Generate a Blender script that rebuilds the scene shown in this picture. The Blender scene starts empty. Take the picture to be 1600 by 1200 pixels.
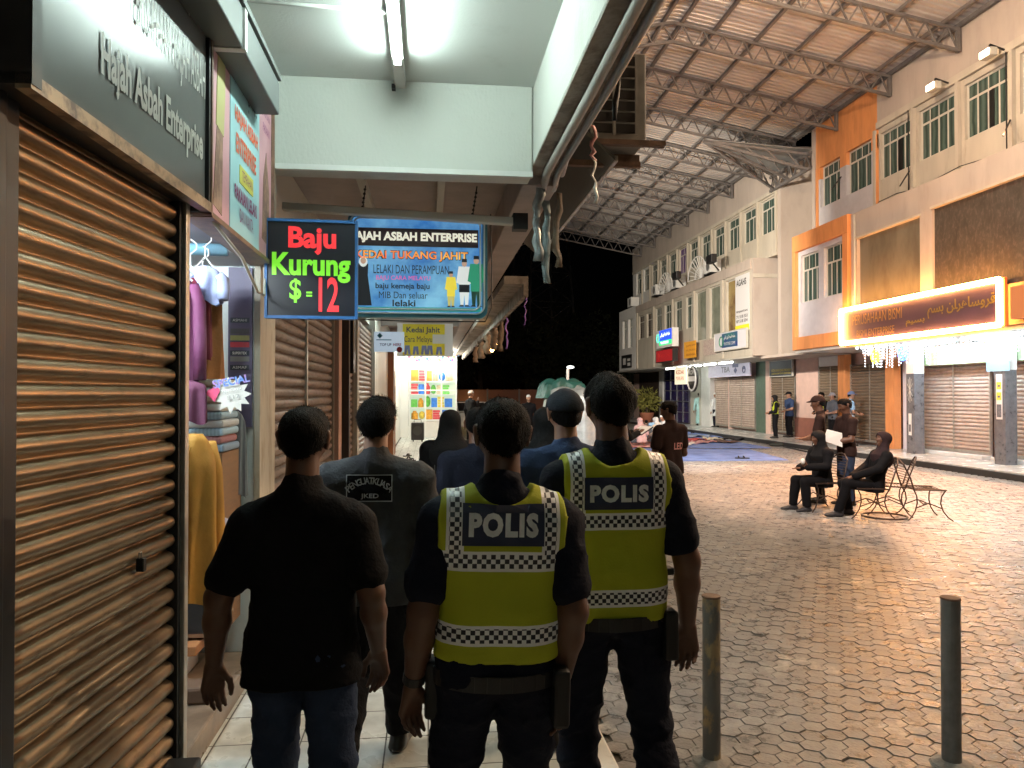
import bpy, bmesh, math, random
import numpy as np
from mathutils import Vector, Matrix
from mathutils.bvhtree import BVHTree
random.seed(7); rng = np.random.default_rng(7)
R = math.radians
SC = bpy.context.scene; COL = SC.collection
# ---------------------------------------------------------------- camera, world, exposure
FPX = 1150.; YAW = math.atan(130/FPX); PIT = math.atan(15/FPX); CZ = 1.65
cam = bpy.data.objects.new('camera', bpy.data.cameras.new('camera')); COL.objects.link(cam)
cam.data.sensor_width = 36; cam.data.lens = 36*FPX/1600; cam.data.clip_end = 600; cam.data.clip_start = .05
cam.location = (0, 0, CZ); cam.rotation_euler = (math.pi/2+PIT, 0, -YAW); SC.camera = cam
SC.view_settings.view_transform = 'Standard'; SC.view_settings.look = 'None'
SC.view_settings.exposure = 1.0; SC.view_settings.gamma = 1
W = bpy.data.worlds.new('World'); SC.world = W; W.use_nodes = True
wn = W.node_tree.nodes; sky = wn.new('ShaderNodeTexSky'); sky.sky_type = 'NISHITA'; sky.sun_disc = False
sky.sun_elevation = R(-6); sky.sun_rotation = R(300)
W.node_tree.links.new(sky.outputs[0], wn['Background'].inputs[0]); wn['Background'].inputs[1].default_value = .05
SC.cycles.use_denoising = True
SC.cycles.max_bounces = 6; SC.cycles.diffuse_bounces = 3; SC.cycles.glossy_bounces = 3
SC.cycles.sample_clamp_indirect = 4; SC.cycles.use_light_tree = True; SC.cycles.caustics_reflective = False
PL = -.15       # plaza level; the covered walks are at 0

def at(x, y, X=None, Y=None, Z=None):
    u = (x-800)/FPX; v = -(y-600)/FPX; cy, sy = math.cos(PIT), math.sin(PIT)
    f = cy-v*sy; z = sy+v*cy
    a = u*math.cos(YAW)+f*math.sin(YAW); b = -u*math.sin(YAW)+f*math.cos(YAW)
    t = X/a if X is not None else Y/b if Y is not None else (Z-CZ)/z
    return Vector((a*t, b*t, CZ+z*t))

# ---------------------------------------------------------------- materials
MC = {}
def nd(nt, t, **k):
    n = nt.nodes.new(t)
    for a, b in k.items(): setattr(n, a, b)
    return n
def mat(name, col, rough=.6, metal=0., var=0., vs=6., bump=0., bs=40., emit=None, es=0., col2=None, lo=.45, hi=.65, stretch=(1, 1, 1), spec=.5, wave=None, coat=0.):
    if name in MC: return MC[name]
    m = bpy.data.materials.new(name); m.use_nodes = True; nt = m.node_tree; L = nt.links.new
    p = nt.nodes['Principled BSDF']; p.inputs['Roughness'].default_value = rough; p.inputs['Metallic'].default_value = metal
    p.inputs['Base Color'].default_value = (*col, 1); p.inputs['Specular IOR Level'].default_value = spec
    if coat: p.inputs['Coat Weight'].default_value = coat
    tc = nd(nt, 'ShaderNodeTexCoord'); mp = nd(nt, 'ShaderNodeMapping'); mp.inputs['Scale'].default_value = stretch
    L(tc.outputs['Object'], mp.inputs[0])
    if var or col2:
        n = nd(nt, 'ShaderNodeTexNoise'); n.inputs['Scale'].default_value = vs; n.inputs['Detail'].default_value = 8; n.inputs['Roughness'].default_value = .62
        L(mp.outputs[0], n.inputs['Vector'])
        mr = nd(nt, 'ShaderNodeMapRange'); mr.inputs[1].default_value = lo if col2 else .3; mr.inputs[2].default_value = hi if col2 else .7
        L(n.outputs[0], mr.inputs[0])
        mx = nd(nt, 'ShaderNodeMix', data_type='RGBA'); L(mr.outputs[0], mx.inputs[0])
        if col2: c1, c2 = col, col2
        else: c1 = tuple(c*(1-var) for c in col); c2 = tuple(min(1, c*(1+var)) for c in col)
        mx.inputs[6].default_value = (*c1, 1); mx.inputs[7].default_value = (*c2, 1)
        out = mx.outputs[2]
        if col2 and var:
            n2 = nd(nt, 'ShaderNodeTexNoise'); n2.inputs['Scale'].default_value = vs*.35; n2.inputs['Detail'].default_value = 5; L(mp.outputs[0], n2.inputs['Vector'])
            m2 = nd(nt, 'ShaderNodeMapRange'); m2.inputs[1].default_value = .3; m2.inputs[2].default_value = .7; m2.inputs[3].default_value = 1-var; m2.inputs[4].default_value = 1+var
            L(n2.outputs[0], m2.inputs[0]); vm = nd(nt, 'ShaderNodeVectorMath', operation='SCALE'); L(out, vm.inputs[0]); L(m2.outputs[0], vm.inputs['Scale']); out = vm.outputs[0]
        L(out, p.inputs['Base Color'])
        r2 = nd(nt, 'ShaderNodeMapRange'); r2.inputs[3].default_value = max(.05, rough-.12); r2.inputs[4].default_value = min(1, rough+.12)
        L(n.outputs[0], r2.inputs[0]); L(r2.outputs[0], p.inputs['Roughness'])
    if wave:
        w = nd(nt, 'ShaderNodeTexWave', bands_direction=wave[0]); w.inputs['Scale'].default_value = wave[1]; w.inputs['Distortion'].default_value = wave[2]; w.inputs['Detail'].default_value = 3
        L(tc.outputs['Object'], w.inputs['Vector']); mx = nd(nt, 'ShaderNodeMix', data_type='RGBA'); L(w.outputs['Fac'], mx.inputs[0])
        mx.inputs[6].default_value = (*col, 1); mx.inputs[7].default_value = (*wave[3], 1); L(mx.outputs[2], p.inputs['Base Color'])
    if bump:
        n = nd(nt, 'ShaderNodeTexNoise'); n.inputs['Scale'].default_value = bs; n.inputs['Detail'].default_value = 6; L(mp.outputs[0], n.inputs['Vector'])
        b = nd(nt, 'ShaderNodeBump'); b.inputs['Strength'].default_value = bump; b.inputs['Distance'].default_value = .02
        L(n.outputs[0], b.inputs['Height']); L(b.outputs[0], p.inputs['Normal'])
    if emit:
        p.inputs['Emission Color'].default_value = (*emit, 1); p.inputs['Emission Strength'].default_value = es
    MC[name] = m; return m

# ---------------------------------------------------------------- mesh helpers
class MB:
    def __init__(s): s.v = []; s.f = []; s.m = []
    def add(s, vs, fs, m=0):
        o = len(s.v); s.v += [tuple(v) for v in vs]; s.f += [tuple(i+o for i in f) for f in fs]; s.m += [m]*len(fs); return s
    def box(s, x0, x1, y0, y1, z0, z1, m=0, M=None):
        vs = [Vector((x, y, z)) for x in (x0, x1) for y in (y0, y1) for z in (z0, z1)]
        if M is not None: vs = [M @ v for v in vs]
        return s.add(vs, [(0, 1, 3, 2), (4, 6, 7, 5), (0, 4, 5, 1), (2, 3, 7, 6), (0, 2, 6, 4), (1, 5, 7, 3)], m)
    def bar(s, a, b, w, h=None, m=0, up=(0, 0, 1)):
        a = Vector(a); b = Vector(b); h = h or w; d = (b-a); L = d.length
        if L < 1e-6: return s
        d /= L; u = Vector(up)
        if abs(d.dot(u)) > .98: u = Vector((1, 0, 0))
        x = d.cross(u).normalized(); z = x.cross(d)
        vs = [p+x*i*w/2+z*j*h/2 for p in (a, b) for i, j in ((-1, -1), (1, -1), (1, 1), (-1, 1))]
        return s.add(vs, [(3, 2, 1, 0), (4, 5, 6, 7), (0, 1, 5, 4), (1, 2, 6, 5), (2, 3, 7, 6), (3, 0, 4, 7)], m)
    def tube(s, pts, r, n=8, m=0, cap=True):
        pts = [Vector(p) for p in pts]; k = len(pts); rs = r if isinstance(r, (list, tuple)) else [r]*k
        o = len(s.v); px = None
        for i, p in enumerate(pts):
            d = (pts[min(i+1, k-1)]-pts[max(i-1, 0)]).normalized()
            u = px if px is not None else (Vector((0, 0, 1)) if abs(d.z) < .9 else Vector((1, 0, 0)))
            y = d.cross(u); y = y.normalized() if y.length > 1e-5 else d.orthogonal().normalized(); x = y.cross(d).normalized(); px = x
            for j in range(n):
                a = 2*math.pi*j/n; q = p+(x*math.cos(a)+y*math.sin(a))*rs[i]; s.v.append(tuple(q))
        for i in range(k-1):
            for j in range(n):
                a = o+i*n+j; b = o+i*n+(j+1) % n; s.f.append((a, b, b+n, a+n)); s.m.append(m)
        if cap:
            s.f.append(tuple(o+j for j in reversed(range(n)))); s.f.append(tuple(o+(k-1)*n+j for j in range(n))); s.m += [m, m]
        return s
    def lathe(s, prof, c, n=16, m=0):
        c = Vector(c); o = len(s.v); k = len(prof)
        for r, z in prof:
            for j in range(n):
                a = 2*math.pi*j/n; s.v.append((c.x+r*math.cos(a), c.y+r*math.sin(a), c.z+z))
        for i in range(k-1):
            for j in range(n):
                a = o+i*n+j; b = o+i*n+(j+1) % n; s.f.append((a, b, b+n, a+n)); s.m.append(m)
        s.f.append(tuple(o+(k-1)*n+j for j in range(n))); s.f.append(tuple(o+j for j in reversed(range(n)))); s.m += [m, m]
        return s
    def ball(s, c, r, n=10, m=0, sc=(1, 1, 1)):
        c = Vector(c); o = len(s.v); k = max(4, n//2)
        for i in range(k+1):
            t = math.pi*i/k
            for j in range(n):
                a = 2*math.pi*j/n; s.v.append((c.x+r*sc[0]*math.sin(t)*math.cos(a), c.y+r*sc[1]*math.sin(t)*math.sin(a), c.z+r*sc[2]*math.cos(t)))
        for i in range(k):
            for j in range(n):
                a = o+i*n+j; b = o+i*n+(j+1) % n; s.f.append((a, a+n, b+n, b)); s.m.append(m)
        return s
    def poly(s, pts, O, ux, uz, th, m=0):     # extruded outline in the plane O+ux*a+uz*b
        O, ux, uz = Vector(O), Vector(ux), Vector(uz); nn = ux.cross(uz).normalized()*th; n = len(pts)
        fr = [O+ux*a+uz*b for a, b in pts]; vs = fr+[p-nn for p in fr]
        return s.add(vs, [tuple(range(n)), tuple(reversed(range(n, 2*n)))]+[(i, i+n, (i+1) % n+n, (i+1) % n) for i in range(n)], m)
    def build(s, name, mats, parent=None, smooth=False, bevel=0., loc=None):
        me = bpy.data.meshes.new(name); me.from_pydata(s.v, [], s.f)
        for q in (mats if isinstance(mats, (list, tuple)) else [mats]): me.materials.append(q)
        me.polygons.foreach_set('material_index', s.m); me.update()
        if smooth: me.shade_smooth()
        o = bpy.data.objects.new(name, me); COL.objects.link(o)
        if parent: o.parent = parent
        if loc: o.location = loc
        if bevel:
            b = o.modifiers.new('bevel', 'BEVEL'); b.width = bevel; b.segments = 2; b.limit_method = 'ANGLE'; b.angle_limit = R(40)
        return o
def tag(o, label=None, cat=None, group=None, kind=None):
    if label: o['label'] = label
    if cat: o['category'] = cat
    if group: o['group'] = group
    if kind: o['kind'] = kind
    return o
def thing(name, label, cat, loc=(0, 0, 0), rz=0., group=None):
    o = bpy.data.objects.new(name, None); COL.objects.link(o); o.location = loc; o.rotation_euler = (0, 0, rz); o.empty_display_size = .2
    return tag(o, label, cat, group)
def dup(o, parent=None):
    c = o.copy(); COL.objects.link(c)
    if parent: c.parent = parent
    for ch in list(o.children): dup(ch, c)
    return c
TXT = {}
def textmesh(s, off=0.):
    if 'M' in s or 'W' in s: off = 0.
    if (s, off) in TXT: return TXT[s, off]
    c = bpy.data.curves.new('t', 'FONT'); c.body = s; c.offset = off; c.resolution_u = 3; c.space_character = 1.16 if off > .05 else 1.
    o = bpy.data.objects.new('t', c); COL.objects.link(o); dg = bpy.context.evaluated_depsgraph_get()
    me = bpy.data.meshes.new_from_object(o.evaluated_get(dg))
    V = np.array([v.co[:2] for v in me.vertices]); Fc = [tuple(p.vertices) for p in me.polygons]
    lo, hi = V.min(0), V.max(0); V = (V-lo)/(hi-lo); asp = (hi-lo)[0]/(hi-lo)[1]
    bpy.data.objects.remove(o); bpy.data.curves.remove(c); bpy.data.meshes.remove(me)
    TXT[s, off] = (V, Fc, asp); return TXT[s, off]
def letter(mb, s, O, ux, uz, w, h, m=0, off=.02, lift=.004, shear=0.):
    """text s stretched to the box w x h whose lower left corner is O in the plane ux, uz"""
    V, Fc, asp = textmesh(s, off); O, ux, uz = Vector(O), Vector(ux), Vector(uz); n = ux.cross(uz).normalized()
    return mb.add([O+n*lift+ux*((a+shear*b)*w)+uz*(b*h) for a, b in V], Fc, m)
JAWI = ['\uFEFB\uFED4\uFEB3\uFEE1 \uFED6\uFEB3\uFEDF', '\uFEE2\uFEB4\uFE91 \uFEE6\uFE8E\uFEAE\uFEEB\uFE8E\uFEB4\uFEED\uFEAE\uFED7', '\uFEEA\uFE92\uFEB3\uFE8D \uFEEA\uFE9F\uFE8E\uFEA3', '\uFEF2\uFED7\uFE8E\uFE91 \uFEE5\uFEED\uFEDB']

def shutter_mb(mb, L, H, pitch=.075, depth=.016, z0=0., m=0, seg=8):
    """roller-shutter curtain in the plane x=0 (bulging to +x), along y from 0 to L"""
    n = int(H/pitch); prof = []
    for k in range(n):
        for j in range(seg):
            t = j/seg
            if t < .72: u = t/.72; x = depth*(math.sin(math.pi*u)**.6); z = u*.76
            else: u = (t-.72)/.28; x = -depth*.8*math.sin(math.pi*u)**.5+.002*math.sin(6*math.pi*u); z = .76+.24*u
            prof.append((x, z0+(k+z)*pitch))
    prof.append((0, z0+n*pitch))
    vs = [(x, y, z) for y in (0, L) for x, z in prof]; q = len(prof)
    return mb.add(vs, [(i, i+q, i+q+1, i+1) for i in range(q-1)], m)
def shutter(label, loc, rz, L, H, z0, material, rail, group, pitch=.075, mid=True, name='roller_shutter'):
    t = thing(name, label, 'shutter', loc, rz, group)
    shutter_mb(MB(), L, H, pitch, pitch*.2, z0).build('curtain', material, t)
    r = MB(); r.box(-.03, .035, -.05, 0, z0-.0, z0+H+.02); r.box(-.03, .035, L, L+.05, z0, z0+H+.02)
    r.build('side_rail', rail, t)
    MB().box(-.012, .024, .003, L-.003, z0-.0, z0+.07).build('bottom_bar', rail, t)
    if mid: MB().box(.006, .03, L*.48, L*.48+.045, z0, z0+H).build('centre_post', rail, t)
    return t

# ---------------------------------------------------------------- shared materials
M_ceil = mat('white_ceiling_plaster', (.66, .68, .66), .7, col2=(.53, .54, .50), lo=.58, hi=.85, var=.05, vs=1.6, bump=.07, bs=60)
M_beam = mat('painted_beam', (.60, .61, .57), .65, col2=(.47, .46, .41), lo=.55, hi=.85, var=.06, vs=2.4, stretch=(1, 1, .6), bump=.2, bs=50)
M_soff = mat('aged_soffit', (.42, .37, .36), .75, var=.18, vs=2.5, bump=.2, bs=40)
M_dirt = mat('dirty_concrete', (.33, .29, .25), .8, col2=(.16, .13, .11), var=.2, vs=5, bump=.3)
M_steel = mat('dark_truss_steel', (.15, .14, .135), .55, metal=.3, var=.25, vs=5)
M_gsteel = mat('grey_steel', (.3, .31, .31), .45, metal=.6, var=.15, vs=9)
M_black = mat('black_metal', (.012, .012, .013), .5, var=.3, vs=10)
M_alu = mat('aluminium_rail', (.5, .47, .42), .4, metal=.7, var=.15, vs=8)
M_white = mat('white_paint', (.72, .72, .70), .55, var=.06, vs=5)
M_cream = mat('cream_render', (.43, .37, .32), .8, col2=(.37, .315, .27), var=.10, vs=2.2, stretch=(1, 1.8, .5), lo=.5, hi=.8, bump=.15, bs=50)
M_creamd = mat('cream_window_wall', (.47, .43, .355), .8, col2=(.34, .30, .24), var=.10, vs=2.6, stretch=(1, 2.0, .45), lo=.55, hi=.8, bump=.15)
M_orange = mat('orange_paint', (.70, .29, .10), .65, col2=(.60, .24, .085), var=.12, vs=3, stretch=(1, 2, .4), bump=.1)
M_apron = mat('pale_blue_grey_panel', (.50, .49, .52), .7, var=.08, vs=4)
M_pink = mat('pink_plaster', (.58, .40, .34), .8, var=.1, vs=3, bump=.15)
M_brownd = mat('brown_dado', (.25, .10, .07), .7, var=.15, vs=4)
M_glass = mat('dark_green_glass', (.035, .06, .05), .10, wave=('Y', 1.7, 3., (.085, .13, .11)))
M_glass2 = mat('brown_tinted_glass', (.17, .155, .12), .08, col2=(.12, .11, .085), var=.2, vs=.8, stretch=(1, 1.6, .6))
M_mesh = mat('dusty_dark_screen', (.05, .042, .035), .6, col2=(.105, .09, .072), var=.25, vs=9, lo=.48, hi=.75, stretch=(1, 1.6, .9))
M_frame = mat('pale_window_frame', (.52, .50, .44), .5, var=.08)
M_tile = None
# ---------------------------------------------------------------- ground
def tile_mat():
    m = bpy.data.materials.new('glazed_floor_tile'); m.use_nodes = True; nt = m.node_tree; L = nt.links.new; p = nt.nodes['Principled BSDF']
    tc = nd(nt, 'ShaderNodeTexCoord'); b = nd(nt, 'ShaderNodeTexBrick'); b.offset = 0; b.inputs['Scale'].default_value = 1; b.inputs['Brick Width'].default_value = .2
    b.inputs['Row Height'].default_value = .3; b.inputs['Mortar Size'].default_value = .004; b.inputs['Color1'].default_value = (.66, .68, .64, 1); b.inputs['Color2'].default_value = (.58, .60, .56, 1)
    b.inputs['Mortar'].default_value = (.08, .08, .07, 1); L(tc.outputs['Object'], b.inputs[0])
    n = nd(nt, 'ShaderNodeTexNoise'); n.inputs['Scale'].default_value = 7; n.inputs['Detail'].default_value = 8; L(tc.outputs['Object'], n.inputs[0])
    mr = nd(nt, 'ShaderNodeMapRange'); mr.inputs[1].default_value = .3; mr.inputs[2].default_value = .75; mr.inputs[3].default_value = 1.05; mr.inputs[4].default_value = .62; L(n.outputs[0], mr.inputs[0])
    s = nd(nt, 'ShaderNodeVectorMath', operation='SCALE'); L(b.outputs[0], s.inputs[0]); L(mr.outputs[0], s.inputs['Scale']); L(s.outputs[0], p.inputs['Base Color'])
    r = nd(nt, 'ShaderNodeMapRange'); r.inputs[3].default_value = .12; r.inputs[4].default_value = .5; L(n.outputs[0], r.inputs[0]); L(r.outputs[0], p.inputs['Roughness'])
    bp = nd(nt, 'ShaderNodeBump'); bp.invert = True; bp.inputs['Strength'].default_value = .6; bp.inputs['Distance'].default_value = .006; L(b.outputs['Fac'], bp.inputs['Height']); L(bp.outputs[0], p.inputs['Normal'])
    return m
M_tile = tile_mat()
M_joint = mat('dirt_between_pavers', (.10, .095, .085), .9, col2=(.22, .21, .185), var=.3, vs=14, bump=.4)
tag(MB().add([(-300, -150, PL-.05), (300, -150, PL-.05), (300, 500, PL-.05), (-300, 500, PL-.05)], [(0, 1, 2, 3)]).build('ground', mat('far_ground', (.10, .09, .075), .9, var=.3, vs=.4)), kind='structure')
def paver_mat():
    m = bpy.data.materials.new('worn_concrete_paver'); m.use_nodes = True; nt = m.node_tree; L = nt.links.new; p = nt.nodes['Principled BSDF']
    ca = nd(nt, 'ShaderNodeVertexColor'); ca.layer_name = 'tint'; tc = nd(nt, 'ShaderNodeTexCoord')
    n = nd(nt, 'ShaderNodeTexNoise'); n.inputs['Scale'].default_value = 9; n.inputs['Detail'].default_value = 9; n.inputs['Roughness'].default_value = .7; L(tc.outputs['Object'], n.inputs[0])
    mr = nd(nt, 'ShaderNodeMapRange'); mr.inputs[1].default_value = .3; mr.inputs[2].default_value = .7; mr.inputs[3].default_value = .5; mr.inputs[4].default_value = 1.4; L(n.outputs[0], mr.inputs[0])
    s = nd(nt, 'ShaderNodeVectorMath', operation='SCALE'); L(ca.outputs[0], s.inputs[0]); L(mr.outputs[0], s.inputs['Scale'])
    n3 = nd(nt, 'ShaderNodeTexNoise'); n3.inputs['Scale'].default_value = 2.6; n3.inputs['Detail'].default_value = 10; n3.inputs['Roughness'].default_value = .72; L(tc.outputs['Object'], n3.inputs[0])
    m3 = nd(nt, 'ShaderNodeMapRange'); m3.inputs[1].default_value = .56; m3.inputs[2].default_value = .66; L(n3.outputs[0], m3.inputs[0])
    mx = nd(nt, 'ShaderNodeMix', data_type='RGBA'); L(m3.outputs[0], mx.inputs[0]); L(s.outputs[0], mx.inputs[6]); mx.inputs[7].default_value = (.50, .49, .46, 1); L(mx.outputs[2], p.inputs['Base Color'])
    r = nd(nt, 'ShaderNodeMapRange'); r.inputs[1].default_value = .3; r.inputs[2].default_value = .7; r.inputs[3].default_value = .16; r.inputs[4].default_value = .55; L(n.outputs[0], r.inputs[0]); L(r.outputs[0], p.inputs['Roughness'])
    n4 = nd(nt, 'ShaderNodeTexNoise'); n4.inputs['Scale'].default_value = 45; n4.inputs['Detail'].default_value = 6; L(tc.outputs['Object'], n4.inputs[0])
    b = nd(nt, 'ShaderNodeBump'); b.inputs['Strength'].default_value = .35; b.inputs['Distance'].default_value = .012; L(n4.outputs[0], b.inputs['Height']); L(b.outputs[0], p.inputs['Normal'])
    return m
def pavers():
    # plaza laid with hexagonal concrete pavers, each its own tilt, height and tint
    tag(MB().add([(.84, -3, PL-.018), (12.1, -3, PL-.018), (12.1, 52, PL-.018), (.84, 52, PL-.018)], [(0, 1, 2, 3)]).build('plaza_bed', M_joint), kind='structure')
    RN = (rng.normal(0, 1, (9973, 5))*np.array((.002, .013, .013, .0185, .005))+np.array((0, 0, 0, .24, 0))).tolist(); Rr = .068; dx = math.sqrt(3)*Rr; dy = 1.5*Rr; V = []; Fc = []; C = []
    for j in range(int(31/dy)):
        y = -1+j*dy
        for i in range(int(11.4/dx)+1):
            x = .95+i*dx+(dx/2 if j % 2 else 0)
            if x > 12.0 or x < .93: continue
            u = x/max(y, .1)
            if y > 1 and (u > 2.4): continue
            h, tx, ty, t, w = RN[(j*200+i) % 9973]; o = len(V)
            for r_, z in ((Rr*.988, -.006), (Rr*.94, 0)):
                for k in range(6):
                    a = math.pi/6+k*math.pi/3; px, py = r_*math.cos(a), r_*math.sin(a)
                    V.append((x+px, y+py, PL+h+z+tx*px+ty*py))
            for k in range(6): Fc.append((o+k, o+(k+1) % 6, o+6+(k+1) % 6, o+6+k))
            Fc.append(tuple(o+6+k for k in range(6))); C += [(t*(.98+w), t*.97, t*(.95-w), 1)]*12
    me = bpy.data.meshes.new('plaza_paving'); me.from_pydata(V, [], Fc); me.materials.append(paver_mat())
    ca = me.color_attributes.new('tint', 'FLOAT_COLOR', 'POINT'); ca.data.foreach_set('color', np.array(C, dtype=np.float32).ravel())
    o = bpy.data.objects.new('plaza_paving', me); COL.objects.link(o); tag(o, kind='structure')
pavers()
tag(MB().add([(.84, 29.9, PL-.001), (12.05, 29.9, PL-.001), (12.05, 52, PL-.001), (.84, 52, PL-.001)], [(0, 1, 2, 3)]).build('plaza_paving', mat('far_worn_paving', (.22, .21, .195), .45, var=.2, vs=3)), kind='structure')
# left covered walk with tiles, its kerb; right walk with its kerb
tag(MB().box(-1.02, .72, -3, 60, -.2, 0).build('walkway', M_tile), kind='structure')
k = MB(); k.box(.72, .84, -3, 60, -.22, .004); tag(k.build('kerb', mat('white_kerb_paint', (.62, .62, .58), .5, col2=(.3, .28, .25), var=.2, vs=9, lo=.55, hi=.75), bevel=.012), kind='structure')
M_step = mat('dark_polished_step', (.16, .12, .09), .3, col2=(.26, .20, .15), var=.2, vs=7)
tag(MB().box(-1.02-2.2, -1.02, 3.28, 5.2, -.1, .12).build('step', M_step, bevel=.012), kind='structure')
tag(MB().box(-3.4, -1.02, -3, 3.275, -.1, .1).build('step', M_step), kind='structure')
M_walk = mat('pale_walk_tiles', (.52, .53, .52), .25, var=.1, vs=3)
tag(MB().box(12.12, 15.6, -3, 60, -.2, 0).build('walkway', M_walk), kind='structure')
tag(MB().box(12.02, 12.12, -3, 60, -.25, -.02).build('kerb', mat('black_kerb_edge', (.03, .03, .03), .6)), kind='structure')

# ---------------------------------------------------------------- left building over the covered walk
LB = thing('shop_building', 'left shop row building with a white ceiling and beams over the tiled walk', 'building')
b = MB(); b.box(-1.3, .70, -3, 4.9, 3.72, 3.9); b.build('ceiling', M_ceil, LB)
MB().box(-1.3, .695, 4.9, 5.15, 3.13, 3.73).build('cross_beam', M_beam, LB, bevel=.01)
MB().box(-1.2, .69, 4.86, 4.895, 3.10, 3.135).build('beam_edge_trim', M_white, LB)
b = MB(); b.box(.70, .90, -3, 5.15, 3.21, 4.3); b.build('edge_beam', M_beam, LB, bevel=.008)
b = MB(); b.box(.702, .9, -3, 5.14, 3.195, 3.208); b.build('beam_underside', M_dirt, LB)
MB().box(-3.5, .92, 5.16, 27, 3.45, 3.6).build('soffit', M_soff, LB)
b = MB(); b.box(.66, .92, 5.17, 27, 3.13, 3.44)
b.build('edge_beam', M_soff, LB, bevel=.01)
b = MB()
for y in (8.6, 12.5, 16.5, 20.5): b.box(-1.1, .655, y, y+.22, 3.16, 3.445)
b.build('cross_beam', M_soff, LB)
b = MB()
for x in (-.55, .1): b.box(x-.03, x+.03, 5.17, 27, 3.36, 3.445)
b.build('soffit_batten', M_beam, LB)
b = MB(); b.box(.92, 1.22, 9.0, 26, 3.0, 3.1); b.box(1.16, 1.22, 9, 26, 2.85, 3.0); b.build('canopy_slab', M_dirt, LB)
b = MB(); b.add([(.91, 5.0, 3.62), (1.3, 5.0, 3.3), (1.3, 8.6, 3.3), (.91, 8.6, 3.62), (.91, 5, 3.60), (1.29, 5, 3.275), (1.29, 8.6, 3.275), (.91, 8.6, 3.60)], [(0, 1, 2, 3), (7, 6, 5, 4), (0, 4, 5, 1), (1, 5, 6, 2), (2, 6, 7, 3)])
b.build('drop_awning', mat('dark_green_awning', (.05, .052, .045), .6, var=.3), LB)
MB().box(1.285, 1.31, 5.0, 8.6, 3.27, 3.31).build('awning_edge', M_alu, LB)
# upper floors and inner shop walls
b = MB(); b.box(.70, .93, -3, 27, 4.3, 10.2); b.box(.905, .93, 5.15, 27, 3.6, 4.3); b.build('upper_wall', M_cream, LB)
MB().box(-3.6, -3.4, -3, 30, -.1, 4.3).build('back_wall', M_white, LB)
MB().box(-3.4, -1.036, 4.54, 4.95, .121, 3.7, 0).build('party_wall', mat('pale_cyan_shop_wall', (.70, .76, .76), .6, col2=(.55, .58, .56), var=.1, vs=4, lo=.6, hi=.8, bump=.1), LB)
MB().box(-1.035, -1.0, 4.53, 4.96, .0, 3.10).build('pillar', mat('stained_cream_pillar', (.46, .42, .34), .7, col2=(.24, .19, .13), var=.2, vs=8, lo=.5, hi=.75, stretch=(1, 1, .35)), LB)
MB().box(-3.4, -1.05, 3.3, 4.5, 2.52, 2.75).build('shop_ceiling', mat('violet_grey_lintel', (.20, .19, .23), .7, var=.1), LB)
MB().box(-3.4, -1.08, 3.25, 4.5, 2.76, 3.71).build('front_wall', M_beam, LB)
MB().box(-3.4, -1.12, 2.8, 3.2, .1, 2.3).build('party_wall', M_white, LB)
MB().box(-3.4, -1.3, -3, 3.2, 2.31, 3.71).build('front_wall', M_dirt, LB)
MB().box(-3.4, -1.12, 4.955, 27, 2.95, 3.44).build('front_wall', M_beam, LB)
for y in (8.55, 10.75, 14.2): MB().box(-1.3, -1.02, y, y+.3, 0, 3.15).build('pillar', M_pink if y < 9 else M_beam, LB)
b = MB()
for y in (15.1,): b.box(-1.3, -1.06, y, 30, 0, 3.4)
b.build('side_wall', M_beam, LB)
# exposed pipes and wiring on the edge beam (parts of the building's services)
for i, (x, z, r) in enumerate(((.80, 3.165, .028), (.875, 3.165, .022), (.935, 3.28, .026))):
    MB().tube([(x, -3, z), (x, 2, z), (x+.004, 3.6, z-.012), (x, 4.95, z-.004), (x+.03, 5.3, z-.02), (x+.05, 5.6, z+.1)], r, 10).build('pipe', M_gsteel if i else mat('grey_plastic_pipe', (.42, .41, .38), .5, var=.15), LB, smooth=True)
MB().tube([(.955, 0, 3.5), (.955, 2.5, 3.48), (.96, 4.8, 3.5)], .02, 8).build('pipe', M_black, LB, smooth=True)

# ---------------------------------------------------------------- ceiling tube light, conduit, box duct
E_tube = mat('lit_fluorescent_tube', (.9, 1, .95), .4, emit=(.80, 1.0, .92), es=66)
t = thing('tube_light', 'fluorescent tube lit on the white ceiling of the walk', 'light', (-.19, 3.9, 3.72))
MB().box(-.035, .035, -1.0, 1.1, -.05, -.002).build('batten', M_white, t, bevel=.006)
MB().tube([(0, -.95, -.075), (0, .55, -.075)], .017, 10).build('tube', E_tube, t, smooth=True)
MB().box(-.02, .02, .56, .6, -.09, -.045).build('end_cap', M_white, t)
MB().box(-.055, -.03, .95, 1.0, -.07, -.04).build('starter', M_black, t)
t = thing('conduit', 'thin white wiring conduit across the ceiling beside the tube', 'conduit', (0, 0, 0))
MB().tube([(-.22, 3.98, 3.70), (-.98, 3.94, 3.70)], .012, 8).build('pipe', M_white, t, smooth=True)
MB().tube([(-.98, 3.94, 3.70), (-.99, 3.94, 3.45)], .012, 8).build('pipe', M_white, t, smooth=True)
t = thing('box_duct', 'grey steel box duct running under the ceiling above the pink sign', 'duct', (-.9, 2, 3.3))
M_duct = mat('grey_duct_paint', (.11, .12, .12), .5, var=.15, vs=5)
MB().box(-.08, .08, -4, 2.15, -.12, .06).build('casing', M_duct, t, bevel=.008)
MB().box(-.07, .095, -4, 2.13, .061, .09).build('top_flange', M_duct, t)
MB().box(-.09, .09, 1.35, 1.39, -.125, .065).build('clamp', M_white, t)

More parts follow.
